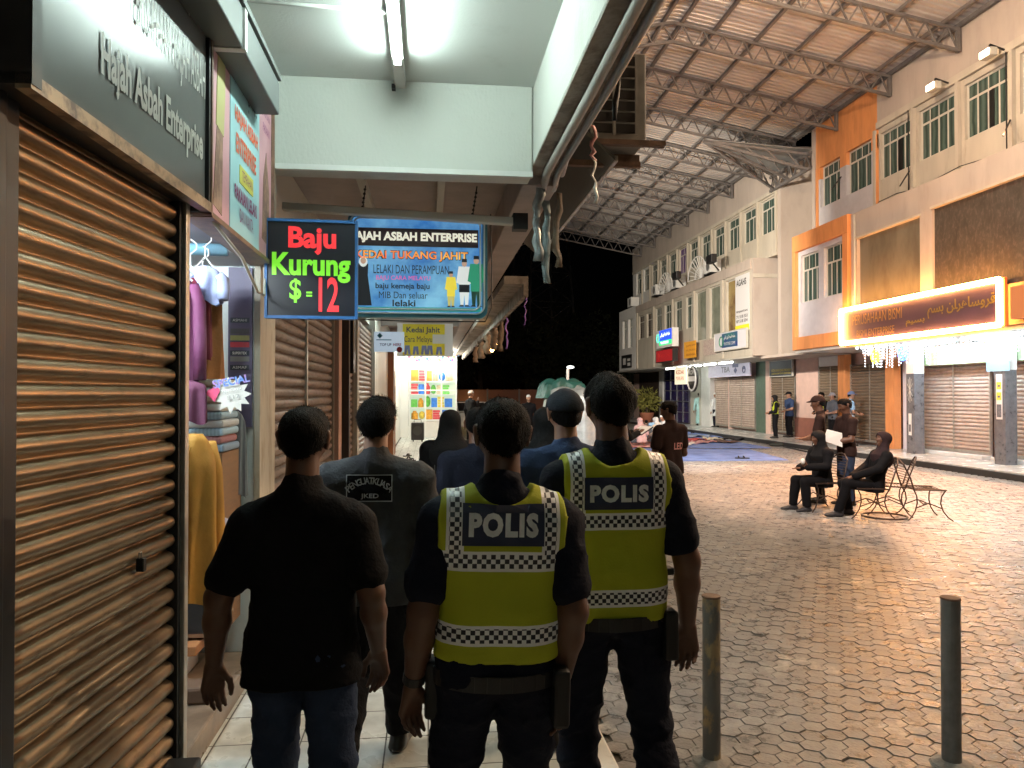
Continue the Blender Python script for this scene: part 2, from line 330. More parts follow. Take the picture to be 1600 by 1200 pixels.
# ---------------------------------------------------------------- near shutter, grille
M_shut = mat('bronze_shutter_slats', (.26, .19, .12), .36, metal=.85, col2=(.13, .09, .055), var=.2, vs=9, lo=.56, hi=.74, stretch=(1, 1, 2.2), bump=.06, bs=30)
SRZ = -R(5.7)
sh = thing('roller_shutter', 'large closed bronze roller shutter filling the left edge, nearest of the shutters', 'shutter', (-1.04, 3.23, .1), SRZ, 'closed roller shutters')
c = MB(); shutter_mb(c, 1.02, 2.42, .0755, .021, .01, seg=12); co = c.build('curtain', M_shut, sh, smooth=True, loc=(-.02, -1.06, 0))
MB().box(-.05, .03, -.012, .025, -.08, 2.45).build('side_rail', M_alu, sh, bevel=.004)
MB().box(-.045, .012, -.037, -.0125, -.08, 2.45).build('rail_brush', M_black, sh)
b = MB(); b.box(-.05, .02, -1.135, -1.065, -.08, 2.6); b.box(-.03, .035, -1.20, -1.137, -.08, 2.6); b.build('channel', M_black, sh, bevel=.004)
MB().box(-.08, .02, -1.06, -.04, 2.45, 2.6).build('hood', M_black, sh)
g = thing('wire_grille', 'black wire mesh grille at the far left edge of the walk', 'grille', (-1.04, 3.23, .1), SRZ)
b = MB()
for i in range(13): b.tube([(.01, -1.215-i*.05, 0), (.01, -1.215-i*.05, 2.7)], .0035, 5)
for i in range(28): b.tube([(.018, -1.20, .05+i*.097), (.018, -1.85, .05+i*.097)], .003, 5)
b.build('mesh', M_alu, g)
MB().box(-.02, .03, -1.9, -1.85, 0, 2.7).build('frame', mat('rusty_frame', (.16, .09, .05), .7, var=.3), g)
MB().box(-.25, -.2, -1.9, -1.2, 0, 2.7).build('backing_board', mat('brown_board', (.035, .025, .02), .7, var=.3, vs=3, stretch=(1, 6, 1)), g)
t = thing('door_stop', 'black rubber block on the floor at the foot of the near shutter post', 'block', (-.99, 3.1, .1))
MB().box(-.06, .07, -.14, .05, 0, .07).build('block', M_black, t, bevel=.01)
# further shutters of the left shops
M_sh2 = mat('brown_grey_shutter', (.25, .19, .155), .5, metal=.4, col2=(.14, .10, .08), var=.2, vs=6, lo=.5, hi=.75, stretch=(1, 1.5, 6))
shutter('brown closed shutter beyond the cream pillar, behind the black price sign', (-1.1, 5.02, 0), 0, 3.45, 2.75, .1, M_sh2, M_alu, 'closed roller shutters', .085)
shutter('narrow closed shutter next to the dark steel post under the blue sign', (-1.1, 9.0, 0), 0, 1.7, 2.75, .1, M_sh2, M_alu, 'closed roller shutters', .085, mid=False)
shutter('grey shutter half way down the walk before the brown door post', (-1.1, 11.2, 0), 0, 2.9, 2.75, .1, M_sh2, M_alu, 'closed roller shutters', .085, mid=False)
t = thing('steel_post', 'dark steel post with a black box between the left shutters', 'post', (-1.0, 9.05, 0))
MB().box(-.05, .05, -.06, .06, 0, 2.95).build('post', mat('dark_post_paint', (.05, .042, .04), .5, var=.2), t, bevel=.005)
MB().box(.0, .09, .07, .3, 1.9, 2.6).build('meter_box', M_black, t, bevel=.01)
t = thing('door_post', 'brown timber door post lit from the bright shop behind it', 'post', (-1.0, 19.5, 0))
MB().box(-.1, .08, -.1, 1.3, 0, 2.9).build('post', mat('brown_timber', (.24, .10, .045), .5, var=.2, vs=4, stretch=(3, 3, .4)), t)
MB().box(.081, .1, -.1, .0, 0, 2.9).build('edge_strip', M_white, t)
E_tubeb = mat('lit_old_tube', (.9, 1, .95), .4, emit=(.80, 1.0, .90), es=24)
for lab, y, z, e in (('fluorescent tube lit on the ceiling behind the camera', -1.6, 3.72, E_tubeb), ('added fluorescent tube hidden under the soffit beyond the blue hanging sign', 14.6, 3.36, E_tube)):  # the soffit tube is added, out of sight, to brighten banner and walk
    t = thing('tube_light', lab, 'light', (-.05, y, z))
    MB().box(-.035, .035, -1.0, 1.1, -.05, -.002).build('batten', M_white, t, bevel=.006)
    MB().tube([(0, -.95, -.075), (0, .55, -.075)], .017, 10).build('tube', e, t, smooth=True)

t = thing('padlock', 'small black padlock stub on the middle of the near shutter', 'padlock', (-1.075, 2.88, 1.02), SRZ); MB().box(0, .03, -.012, .012, -.03, .02).build('body', M_black, t, bevel=.004); MB().tube([(.012, -.008, .02), (.012, -.008, .04), (.012, .008, .04), (.012, .008, .02)], .003, 5).build('shackle', M_alu, t)
# ---------------------------------------------------------------- right-hand buildings
def wall(mb, X, y0, y1, z0, z1, holes, th=.22, m=0):
    ys = sorted(y for y in {y0, y1, *[h[0] for h in holes], *[h[1] for h in holes]} if y0 <= y <= y1); zs = sorted(z for z in {z0, z1, *[h[2] for h in holes], *[h[3] for h in holes]} if z0 <= z <= z1)
    for z_a, z_b in zip(zs, zs[1:]):
        run = None
        for y_a, y_b in zip(ys, ys[1:]):
            cy, cz = (y_a+y_b)/2, (z_a+z_b)/2
            solid = not any(h[0] < cy < h[1] and h[2] < cz < h[3] for h in holes)
            if solid: run = (run[0], y_b) if run else (y_a, y_b)
            if run and not solid: mb.box(X, X+th, run[0], run[1], z_a, z_b, m); run = None
        if run: mb.box(X, X+th, run[0], run[1], z_a, z_b, m)
def window(par, X, y0, y1, z0, z1, nc=3, transom=.72, glass=None, nr=4, name='window', open_=None):
    f = MB(); t = .045; x0, x1 = X+.07, X+.12
    f.box(x0, x1, y0, y1, z0, z0+t); f.box(x0, x1, y0, y1, z1-t, z1); f.box(x0, x1, y0, y0+t, z0+t, z1-t); f.box(x0, x1, y1-t, y1, z0+t, z1-t)
    zt = z0+(z1-z0)*transom if transom else z1
    if transom:
        f.box(x0+.004, x1-.004, y0+t, y1-t, zt-.025, zt+.025)
        for i in range(1, nr): yy = y0+(y1-y0)*i/nr; f.box(x0+.01, x1-.01, yy-.012, yy+.012, zt+.025, z1-t)
    for i in range(1, nc): yy = y0+(y1-y0)*i/nc; f.box(x0+.008, x1-.008, yy-.02, yy+.02, z0+t, (zt-.025) if transom else z1-t)
    w = f.build(name, M_frame, par)
    MB().box(x0+.02, x1-.02, y0+t, y1-t, z0+t, z1-t).build('pane', glass or M_glass, w)
    if open_ is not None:
        yy = y0+(y1-y0)*open_; MB().box(x0+.012, x1-.012, yy-.11, yy+.11, z0+t, zt-.03).build('dark_gap_slab', mat('painted_gap_black', (.006, .007, .007), .5), w)  # solid near-black slab paints in the dark of an open sash
    return w
NB = thing('shop_building', 'cream three storey shop building with orange panels on the right', 'building', (12, 16, 0)); NB.location = (0, 0, 0)
XT, XM, XS = 12.6, 11.95, 14.0
top = [(22.52-.02-1.15, 22.5, 7.66, 8.98), (19.73, 21.0, 7.66, 8.98)]+[(19.37-1.3-1.645*k, 19.37-1.645*k, 7.66, 8.97) for k in range(8)]
b = MB(); wall(b, XT, 19.45, 22.75, 8.6, 10.6, [(h[0], h[1], 7.66, 8.98) for h in top[:2]]); b.build('orange_wall_panel', M_orange, NB)
b = MB(); wall(b, XT, 19.62, 22.6, 6.76, 8.6, top[:2]); b.build('apron_panel', M_apron, NB)
b = MB(); b.box(XT-.03, XT+.2, 19.45, 19.615, 6.76, 8.99); b.box(XT-.02, XT+.2, 22.605, 22.75, 6.76, 8.99); b.build('orange_wall_panel', M_orange, NB)
b = MB(); wall(b, XT, 4, 19.445, 9.3, 10.6, []); b.build('upper_wall', M_cream, NB)
b = MB(); wall(b, XT+.04, 4, 19.445, 6.76, 9.3, top[2:]); b.build('window_wall', M_creamd, NB)
b = MB(); b.box(XT-.05, XT+.03, 4, 19.44, 9.12, 9.30); b.box(XT-.06, XT+.02, 4, 22.75, 6.76, 6.84); b.build('cornice', M_creamd, NB)
b = MB()
for k in range(9): y = 19.37+.175-1.645*k; b.box(XT-.06, XT+.035, y-.07, y+.03, 6.86, 9.11)
b.build('pilaster', M_creamd, NB)
for i, h in enumerate(top): window(NB, XT+.04, *h, nc=4 if i > 1 else 3, nr=4, open_={2: .42, 4: .45, 6: .3}.get(i))
b = MB(); b.box(XT-.04, XT+2.6, 22.755, 22.95, 6.76, 10.6); b.build('end_wall', M_cream, NB)
# projecting middle storey
b = MB(); wall(b, XM, 4, 19.7, 6.06, 6.75, []); wall(b, XM, 4, 19.7, 3.06, 6.06, [(16.75, 19.42, 3.95, 6.0), (11.0, 16.3, 3.9, 6.06), (4.5, 10.6, 3.9, 6.0)], th=.25)
b.box(XM+.251, XT+.2, 4, 22.7, 6.6, 6.745); b.build('mid_wall', M_cream, NB)
b = MB(); b.box(XM-.05, XM-.003, 11.2, 16.32, 6.06, 6.12); b.box(XM-.04, XM-.003, 16.7, 19.45, 6.0, 6.05); b.build('cornice', M_creamd, NB)
MB().box(XM+.1, XM+.12, 16.75, 19.42, 3.95, 6.0).build('tinted_window', M_glass2, NB)
MB().box(XM+.06, XM+.1, 11.0, 16.3, 3.9, 6.06).build('dark_screen', M_mesh, NB)
MB().box(XM+.1, XM+.12, 4.5, 10.6, 3.9, 6.0).build('tinted_window', M_glass2, NB)
b = MB(); wall(b, XM-.1, 19.72, 22.95, 3.06, 6.78, [(20.0, 22.75, 3.47, 6.25)], th=.5); b.build('orange_bay_frame', M_orange, NB, bevel=.015)
b = MB(); wall(b, XM+.02, 20.0, 22.75, 3.47, 6.25, [(21.5, 22.6, 4.57, 6.1), (20.09, 21.2, 4.57, 6.1)]); b.build('apron_panel', M_apron, NB)
for y0, y1 in ((21.5, 22.6), (20.09, 21.2)): window(NB, XM+.04, y0, y1, 4.57, 6.1, nc=4, nr=3, transom=.68)
b = MB(); b.box(XM-.12, XM-.003, 4, 19.715, 3.06, 3.9); b.build('orange_band', M_orange, NB)
MB().box(XM+.26, 15.5, 4, 22.9, 3.0, 3.2).build('walk_ceiling', mat('walk_ceiling_white', (.6, .62, .62), .7, var=.05), NB)
MB().box(XM+.0, XM+.26, 4, 22.94, 2.97, 3.055).build('soffit_edge', M_frame, NB)
# ground floor: walls, columns
MB().box(14.2, 14.4, 4, 50, 0, 3.0).build('back_wall', M_pink, NB)
for y in (20.75, 23.35): MB().box(13.78, 14.02, y-.21, y+.21, 0, 2.99).build('orange_column', M_orange, NB, bevel=.01)
MB().box(14.05, 14.2, 19.6, 20.5, 0, 2.99).build('white_wall', mat('pale_violet_wall', (.6, .6, .68), .6, var=.06), NB)
f = MB().box(14.0, 14.048, 19.62, 19.9, .9, 2.5).build('louvre_window', M_frame, NB); MB().box(13.99, 13.998, 19.65, 19.87, .95, 2.45).build('pane', M_glass, f)
M_col = mat('dark_tiled_column', (.12, .12, .13), .3, var=.3, vs=7)
for i, y in enumerate((18.95, 15.75, 12.5)):
    c = MB().box(13.2, 13.5, y-.17, y+.17, .0, 2.2).build('column', M_col, NB, bevel=.008)
    MB().box(13.2, 13.5, y-.17, y+.17, 2.203, 2.99).build('column_head', M_white, NB)
p = MB()
for k in range(6):
    a = k*math.pi/6; p.bar((13.19, 18.95-.13*math.cos(a), 1.75+.35*math.sin(a)), (13.19, 18.95+.13*math.cos(a), 1.75-.35*math.sin(a)), .006, .008)
p.build('starburst_panel', M_frame, NB)
MB().box(13.96, 14.19, 25.15, 26.75, .0, 3.0).build('pink_pier', M_pink, NB)
MB().box(13.9, 13.957, 25.13, 26.77, 0, .75).build('brown_dado', M_brownd, NB)
# recess between the two buildings
b = MB(); b.box(13.9, 14.2, 22.96, 26.25, 3.0, 9.6); b.box(12.3, 13.89, 22.96, 26.25, 2.95, 3.05); b.build('recess_wall', M_cream, NB)
for y0, y1, nm, lab in ((17.1, 19.52, 0, 'white lit shutter left of the stickered column under the light curtain'), ):
    pass
M_shr = mat('beige_lit_shutter', (.50, .40, .34), .5, metal=.15, col2=(.42, .32, .27), var=.1, vs=5)
M_shd = mat('brown_side_shutter', (.22, .165, .115), .55, metal=.2, var=.15, vs=5)
RS = 'shutters of the right-hand shops'
def rsh(y0, y1, H, m, lab, mid=True, z0=.1): return shutter(lab, (14.0, y1, 0), math.pi, y1-y0, H, z0, m, M_alu, RS, .1, mid)
rsh(17.02, 19.5, 2.45, M_shr, 'pale shutter between the starburst column and the stickered column')
rsh(13.2, 16.6, 2.45, M_shr, 'pale shutter at the right picture edge beyond the stickered column')
rsh(9.6, 12.9, 2.45, M_shr, 'pale shutter furthest right, mostly out of the picture')
rsh(20.98, 23.1, 2.5, M_shd, 'brown shutter between the two orange columns')
rsh(23.62, 25.1, 2.5, M_shd, 'brown shutter with a white panel above it, left of the orange columns')
rsh(26.9, 28.85, 2.2, M_shd, 'brown shutter under the dark blue board with yellow text')
rsh(30.4, 33.05, 2.35, M_shr, 'beige shutter under the right part of the lilac banner')
rsh(33.2, 34.7, 2.35, M_shr, 'beige shutter behind the man in white, left of the pink pillar', mid=False)
MB().box(13.97, 14.04, 23.6, 25.12, 2.62, 3.0).build('shutter_fascia', M_white, NB)
b = MB(); b.box(13.7, 14.0, 16.95, 19.55, 0, .09); b.box(13.7, 14.0, 13.1, 16.65, 0, .09); b.build('doorstep', M_white, NB, bevel=.01)

FB = thing('shop_building', 'far cream shop building with many windows and shop signs beyond the recess', 'building')
tw = [(25.75+1.545*k, 25.75+1.545*k+1.12, 7.66, 8.95) for k in range(12)]
b = MB(); wall(b, XT, 25.45, 44.6, 9.15, 10.6, []); b.build('upper_wall', M_cream, FB)
b = MB(); wall(b, XT+.03, 25.45, 41.0, 6.7, 9.15, tw); b.build('window_wall', M_creamd, FB)
b = MB(); wall(b, XT+.03, 41.0, 44.6, 6.7, 9.15, tw); b.build('window_wall', M_white, FB)
b = MB(); b.box(XT-.05, XT+.025, 25.45, 44.5, 9.02, 9.16); b.box(XT-.06, XT+.025, 25.45, 44.5, 6.7, 6.8); b.build('cornice', M_creamd, FB)
b = MB()
for k in range(12): y = 25.75-.21+1.545*k; b.box(XT-.05, XT+.025, y-.05, y+.05, 6.8, 9.02)
b.build('pilaster', M_creamd, FB)
cur = mat('purple_curtain_pane', (.10, .05, .16), .4, wave=('Y', 3, 2, (.16, .09, .24)))
for i, h in enumerate(tw): window(FB, XT+.03, *h, nc=3, nr=2, glass=cur if i == 6 else None)
b = MB(); b.box(XT, 16, 25.2, 25.44, 3.0, 10.6); b.box(XM, 16, 26.05, 26.2, 3.06, 6.69); b.build('end_wall', M_cream, FB)
MB().box(XM-.03, 13.9, 26.0, 26.045, 5.95, 6.1).build('cornice', M_creamd, FB)
MB().box(XM-.06, 13.9, 25.99, 26.045, 3.06, 4.0).build('end_band', M_cream, FB)
mw = [(27.2, 28.6, 4.1, 6.18), (29.2, 30.35, 3.99, 6.18), (30.75, 32.0, 3.99, 6.18), (32.3, 33.25, 4.66, 6.15), (33.85, 34.8, 4.66, 6.15), (35.4, 36.4, 4.72, 6.15), (36.9, 37.9, 4.72, 6.15), (38.4, 39.5, 4.74, 6.06), (39.95, 41.05, 4.74, 6.06), (42.2, 43.1, 4.4, 6.1), (43.5, 44.4, 4.4, 6.1)]
b = MB(); wall(b, XM, 26.2, 41.5, 3.06, 6.69, mw); b.build('mid_wall', M_creamd, FB)
b = MB(); wall(b, XM-.05, 41.5, 45.2, 3.06, 6.75, mw); b.build('white_bay', M_white, FB)
b = MB(); b.box(XM-.05, XM-.003, 26.2, 41.5, 6.3, 6.69); b.box(XM+.23, XT+.2, 26.2, 45, 6.6, 6.69); b.build('cornice', M_cream, FB)
b = MB()
for y in (28.9, 32.15, 35.1, 38.15, 41.3): b.box(XM-.07, XM-.004, y-.1, y+.1, 3.07, 6.29)
b.build('pilaster', M_creamd, FB)
M_louv = mat('brown_louvres', (.10, .075, .055), .6, wave=('Z', 2.6, 0, (.04, .03, .025)))
for i, h in enumerate(mw):
    if i < 3: window(FB, XM, *h, nc=1, transom=0, glass=mat('green_grey_shopglass', (.20, .22, .17), .15, var=.25, vs=2) if i else mat('ochre_shopglass', (.32, .24, .10), .2, col2=(.16, .10, .05), vs=1.4))
    else: window(FB, XM, *h, nc=2, nr=2, glass=M_louv if i in (7, 8) else None)
MB().box(XM+.0, 15.5, 26.25, 46, 3.0, 3.055).build('walk_ceiling', M_frame, FB)
MB().box(13.95, 14.19, 29.2, 30.2, 0, 3.0).build('green_pillar', mat('dark_green_pillar', (.08, .12, .09), .6, var=.2), FB)
MB().box(13.9, 14.19, 28.86, 29.19, 0, 3.0).build('pink_pier', M_pink, FB)
MB().box(13.95, 14.19, 33.08, 33.18, 0, 3).build('pink_pier', M_pink, FB)
MB().box(13.95, 14.19, 35.4, 36.6, 0, 3).build('white_pier', M_white, FB)
f = MB(); f.box(13.98, 14.15, 38.4, 42.6, .05, 3)
f = f.build('shop_window', mat('deep_blue_shopglass', (.025, .022, .10), .15, var=.3, vs=1.5), FB)
b = MB()
for z in (.6, 1.2, 1.8, 2.4): b.box(13.94, 13.979, 38.4, 42.6, z, z+.04)
for y in (38.4, 39.4, 40.4, 41.5, 42.6): b.box(13.945, 13.975, y-.03, y+.03, .05, 3)
b.build('mullion', M_gsteel, f)
MB().box(13.95, 14.19, 42.9, 43.6, 0, 3).build('white_pier', M_white, FB)
MB().box(13.95, 14.19, 36.7, 38.2, 0, 3).build('pale_pier', M_frame, FB)
b = MB(); b.box(14.0, 14.19, 43.7, 48, 0, 3); b.build('dark_shopfront', mat('dark_brown_shop', (.04, .025, .02), .6, var=.4), FB)

# ---------------------------------------------------------------- canopy over the plaza
RX, RZ, EX, EZ, LX, LZ = 6.4, 11.5, 12.5, 10.36, .95, 10.48
def roofz(x): return RZ-(x-RX)/(EX-RX)*(RZ-EZ) if x > RX else RZ-(RX-x)/(RX-LX)*(RZ-LZ)
CN = thing('roof_canopy', 'steel truss canopy with corrugated metal sheets spanning the plaza', 'roof')
prof = []
p = .19
y = -1.
while y < 42.6:
    prof += [(y, 0), (y+.05, 0), (y+.07, .045), (y+.12, .045), (y+.14, 0)]; y += p
def sheet(xa, za, xb, zb):
    vs = [(xa, yy, za+h) for yy, h in prof]+[(xb, yy, zb+h) for yy, h in prof]; n = len(prof)
    return MB().add(vs, [(i, i+n, i+n+1, i+1) for i in range(n-1)])
M_sheet = mat('weathered_roof_sheet', (.44, .42, .40), .5, metal=.25, col2=(.34, .32, .305), var=.12, vs=1.3, stretch=(.35, 1, 1))
sheet(RX, RZ+.09, EX+.2, roofz(EX+.2)+.09).build('roof_sheet', M_sheet, CN); sheet(RX, RZ+.09, LX, LZ+.09).build('roof_sheet', M_sheet, CN)
for x in [RX-.25, RX+.25]+[RX+1.15*k for k in range(1, 6)]+[RX-1.05*k for k in range(1, 6)]:
    z = roofz(x); MB().box(x-.04, x+.04, -1, 42.5, z+.0, z+.085).build('purlin', M_steel, CN)
MB().box(EX-.03, EX+.05, -1, 42.5, EZ-.02, EZ+.085).build('eave_beam', M_steel, CN)
def truss(y):
    b = MB(); dz = .55
    for xa, xb, n in ((RX, EX, 11), (RX, LX, 10)):
        b.bar((xa, y, roofz(xa)-.045), (xb, y, roofz(xb)-.045), .07); b.bar((xa, y, roofz(xa)-dz), (xb, y, roofz(xb)-dz), .07)
        for k in range(n):
            x0 = xa+(xb-xa)*k/n; xm = xa+(xb-xa)*(k+.5)/n; x1 = xa+(xb-xa)*(k+1)/n
            b.bar((x0, y, roofz(x0)-dz), (xm, y, roofz(xm)-.05), .035); b.bar((xm, y, roofz(xm)-.05), (x1, y, roofz(x1)-dz), .035)
        b.bar((xb, y, roofz(xb)+.02), (xb, y, roofz(xb)-dz-.04), .09)
    return b.build('truss', M_steel, CN)
for k in range(-5, 11): truss(16.1+2.635*k)
# low dark valley roof over the recess
VR = thing('valley_roof', 'dark steel trussed lean-to roof over the gap between the right buildings', 'roof')
b = MB()
a0 = at(1103, 186, X=10.2); 
for y in (23.1, 24.3, 25.5): 
    b.bar((9.2, 23.9, 10.2), (12.5, y, 9.6), .08); b.bar((9.2, 23.9, 10.2), (12.5, y, 9.1), .08)
    for k in range(5):
        t = k/5; b.bar((9.2+3.3*t, 23.9+(y-23.9)*t, 10.2-.6*t), (9.2+3.3*(t+.12), 23.9+(y-23.9)*(t+.12), 10.2-1.1*(t+.12)), .045)
for z in (9.6, 9.1): b.bar((12.5, 22.9, z), (12.5, 25.8, z), .09)
for k in range(5): b.bar((12.5, 22.9+k*.58, 9.1), (12.5, 23.19+k*.58, 9.6), .05); b.bar((12.5, 23.19+k*.58, 9.6), (12.5, 23.48+k*.58, 9.1), .05)
b.build('truss', M_steel, VR)
MB().add([(9.2, 23.9, 10.27), (12.6, 22.9, 9.72), (12.6, 25.8, 9.72), (9.2, 23.9, 10.25), (12.6, 22.9, 9.7), (12.6, 25.8, 9.7)], [(0, 1, 2), (5, 4, 3), (0, 3, 4, 1), (1, 4, 5, 2), (2, 5, 3, 0)]).build('roof_sheet', M_gsteel, VR)

# ---------------------------------------------------------------- floodlights (the ones past the frame carry the plaza light)
def spot(name, loc, tgt, col, w, ang=150, r=.12, blend=.6, par=None):
    l = bpy.data.lights.new(name, 'SPOT'); l.energy = w; l.color = col; l.spot_size = R(ang); l.spot_blend = blend; l.shadow_soft_size = r
    o = bpy.data.objects.new(name, l); COL.objects.link(o); o.location = loc; o.rotation_euler = (Vector(tgt)-Vector(loc)).to_track_quat('-Z', 'Y').to_euler(); return o
E_led = mat('lit_flood_glass', (.9, .9, .8), .3, emit=(1, .8, .55), es=6)
def flood(loc, rz, lab, tgt=None, col=(1, .62, .34), w=0, ang=150, lit=False, grp='floodlights on the right building'):
    t = thing('floodlight', lab, 'floodlight', loc, rz, grp)
    b = MB(); b.bar((.0, 0, 0), (-.35, 0, .1), .03); b.bar((-.35, 0, .1), (-.35, 0, -.02), .03); b.build('bracket', M_black, t)
    b = MB(); b.box(-.48, -.3, -.17, .17, -.2, -.02); b.build('housing', M_frame, t, bevel=.02)
    MB().box(-.49, -.481, -.14, .14, -.18, -.04).build('lens', E_led if lit else mat('flood_glass', (.3, .3, .28), .1), t)
    if w: spot('flood_lamp', (loc[0]-.55*math.cos(rz), loc[1]-.55*math.sin(rz), loc[2]-.12), tgt, col, w, ang)
flood((12.55, 16.5, 9.2), 0, 'floodlight on the wall between the third and fourth cream windows from the orange panel', (8.6, 14.2, 0), (1, .45, .20), 5200, 52, True)
flood((12.55, 14.75, 9.2), 0, 'floodlight on the wall above the window at the right picture edge', (8.8, 12.4, 0), (1, .45, .22), 3200, 48, True)

for i, (y, z0, z1) in enumerate(((19.5-.02, 3.9, 9.0), (15.0-.35, 6.85, 9.1), (17.95, 6.85, 9.1))):
    xx = XM-.03 if z0 < 6 else XT-.1
    tag(MB().tube([(xx if z0 < 6 else xx, y, z0), (xx, y, min(z1, 6.7) if z0 < 6 else z1)], .03 if z0 < 6 else .014, 8).build('downpipe', M_black if i else M_frame, None, smooth=True), ('pale rain pipe on the middle storey beside the orange bay', 'thin black pipe between the two right cream windows', 'thin black pipe right of the first cream window')[i], 'pipe', 'pipes on the right facade')
t = thing('cable', 'black cable sagging along the right facade under the top windows', 'cable', (0, 0, 0)); MB().tube([(XT-.075, 19.3-.8*k, 7.02+.05*math.sin(k*1.9)-.02*(k % 3)) for k in range(16)], .012, 5).build('cable', M_black, t, smooth=True)
# ---------------------------------------------------------------- LIGHTS in the place and added fill lamps
flood((12.55, 9.8, 7.0), 0, 'lit floodlight on the right wall just out of the picture', (-1.2, 2.6, 2.15), (1, .72, .46), 1700, 25, True)
LG = 'added fill floodlights on the left building'
flood((.93, 19.0, 6.5), math.pi, 'added unseen floodlight high on the left wall shining on the far shops', (12.5, 30, 6.2), (1, .88, .72), 5200, 66, True, LG)  # added fill light for the far facades, hidden behind the beam
flood((.93, 6.5, 6.8), math.pi, 'added unseen floodlight high on the left wall above the condenser', (11, 12, 6), (1, .88, .8), 2300, 124, True, LG)  # added fill light for the near facade and plaza, out of view
def highbay(lab, loc, w):
    t = thing('high_bay_lamp', lab, 'lamp', loc, 0, 'lamps hanging under the canopy'); MB().lathe([(.26, -.2), (.27, -.18), (.1, .05), (.07, .2)], (0, 0, 0), 20).build('shade', M_gsteel, t, smooth=True); MB().tube([(0, 0, .2), (0, 0, .7)], .02, 6).build('rod', M_black, t)
    MB().ball((0, 0, -.24), .16, 14).build('globe', mat('lit_highbay_globe', (1, .8, .5), .4, emit=(1, .70, .45), es=w), t, smooth=True)
flood((.93, 13.5, 6.2), math.pi, 'added unseen floodlight low on the left wall shining on the floor mats', (8.5, 23, 0), (1, .95, .9), 3000, 66, True, LG)  # added fill light for the mats, out of view
highbay('lit globe lamp under the canopy just above the picture', (7.4, 13.0, 10.0), 980)
highbay('added globe lamp under the canopy nearer than the picture', (7.0, 4.5, 10.1), 35)  # second globe is added to brighten the foreground
# neon sign
NS = thing('neon_sign', 'dark purple shop sign outlined by a glowing orange neon tube', 'sign', (0, 0, 0))
SX = 11.74
M_nsf = mat('dark_purple_signface', (.035, .022, .055), .45, var=.2, vs=2)
MB().box(SX+.012, XM-.125, 13.87, 19.85, 3.03, 4.05).build('box', mat('sign_box_orange', (.62, .2, .05), .6), NS, bevel=.01)
MB().box(SX, SX+.011, 13.95, 19.77, 3.1, 3.98).build('face', M_nsf, NS)
E_neon = mat('lit_orange_neon', (1, .6, .2), .4, emit=(1, .42, .10), es=42)
n = MB(); yy0, yy1, zz0, zz1 = 13.93, 19.79, 3.07, 4.01; x = SX-.05
for a, b_ in (((yy0, zz0), (yy1, zz0)), ((yy1, zz0), (yy1, zz1)), ((yy1, zz1), (yy0, zz1)), ((yy0, zz1), (yy0, zz0))): n.tube([(x, a[0], a[1]), (x, b_[0], b_[1])], .058, 8)
n.build('neon_tube', E_neon, NS, smooth=True)
UX, UZ = (0, -1, 0), (0, 0, 1)
l = MB(); letter(l, 'PERUSAHAAN BISMI', (SX, 19.3, 3.54), UX, UZ, 2.15, .28, off=.01); letter(l, 'BISMI ENTERPRISE', (SX, 19.1, 3.2), UX, UZ, 1.65, .19, off=.005)
l.build('lettering', mat('dull_gold_letters', (.26, .17, .06), .4, metal=.4), NS)
l = MB(); letter(l, JAWI[1], (SX, 16.2, 3.42), UX, UZ, 2.1, .36); letter(l, '\uFEE1\uFEF4\uFEB4\uFE91', (SX, 17.0, 3.3), UX, UZ, .7, .16); l.build('lettering', mat('dull_yellow_letters', (.15, .12, .02), .4), NS)
MB().box(XM-.3, XM-.125, 11.5, 13.6, 3.15, 3.8).build('panel', mat('orange_panel_plain', (.5, .2, .08), .6), thing('sign_panel', 'plain orange sign board at the right picture edge', 'sign', (0, 0, 0)))
# icicle light curtain, LED strip under the walk edge
E_strip = mat('lit_cool_led_strip', (1, 1, 1), .4, emit=(.66, .88, 1), es=90)
t = thing('light_strip', 'cold white tube lamps under the walk ceiling before the pale shutters', 'light', (0, 0, 0))
for y in (10.5, 12.6, 14.9, 17.0): MB().box(12.9, 12.96, y, y+1.3, 2.93, 2.965).build('tube', E_strip, t)
E_bead = mat('lit_icicle_bead', (1, 1, 1), .4, emit=(.66, .84, 1), es=5)
t = thing('light_curtain', 'hanging curtain of white icicle lights along the orange building edge', 'light curtain', (0, 0, 0))
b = MB(); wr = MB()
for i in range(230):
    y = 19.4-i*.0425+random.uniform(-.015, .015); oz = random.uniform(0, .07); ln = random.choice((.28, .42, .55, .62)) if y > 16.8 else random.choice((.3, .45, .6)); xx = 12.12+random.uniform(-.02, .05)
    wr.bar((xx, y, 2.97), (xx, y, 2.97-ln), .004)
    for k in range(int(ln/.075)): b.box(xx-.007, xx+.007, y-.007, y+.007, 2.95-oz-k*.075-.014, 2.95-oz-k*.075)
wr.build('wire', mat('white_wire', (.6, .6, .62), .5), t); tag(b.build('bead', E_bead, t), kind='stuff')
b = MB()
for i in range(8): b.ball((12.02, 19.55-i*.22, 2.93), .035, 8)
b.build('globe', E_bead, t, smooth=True)
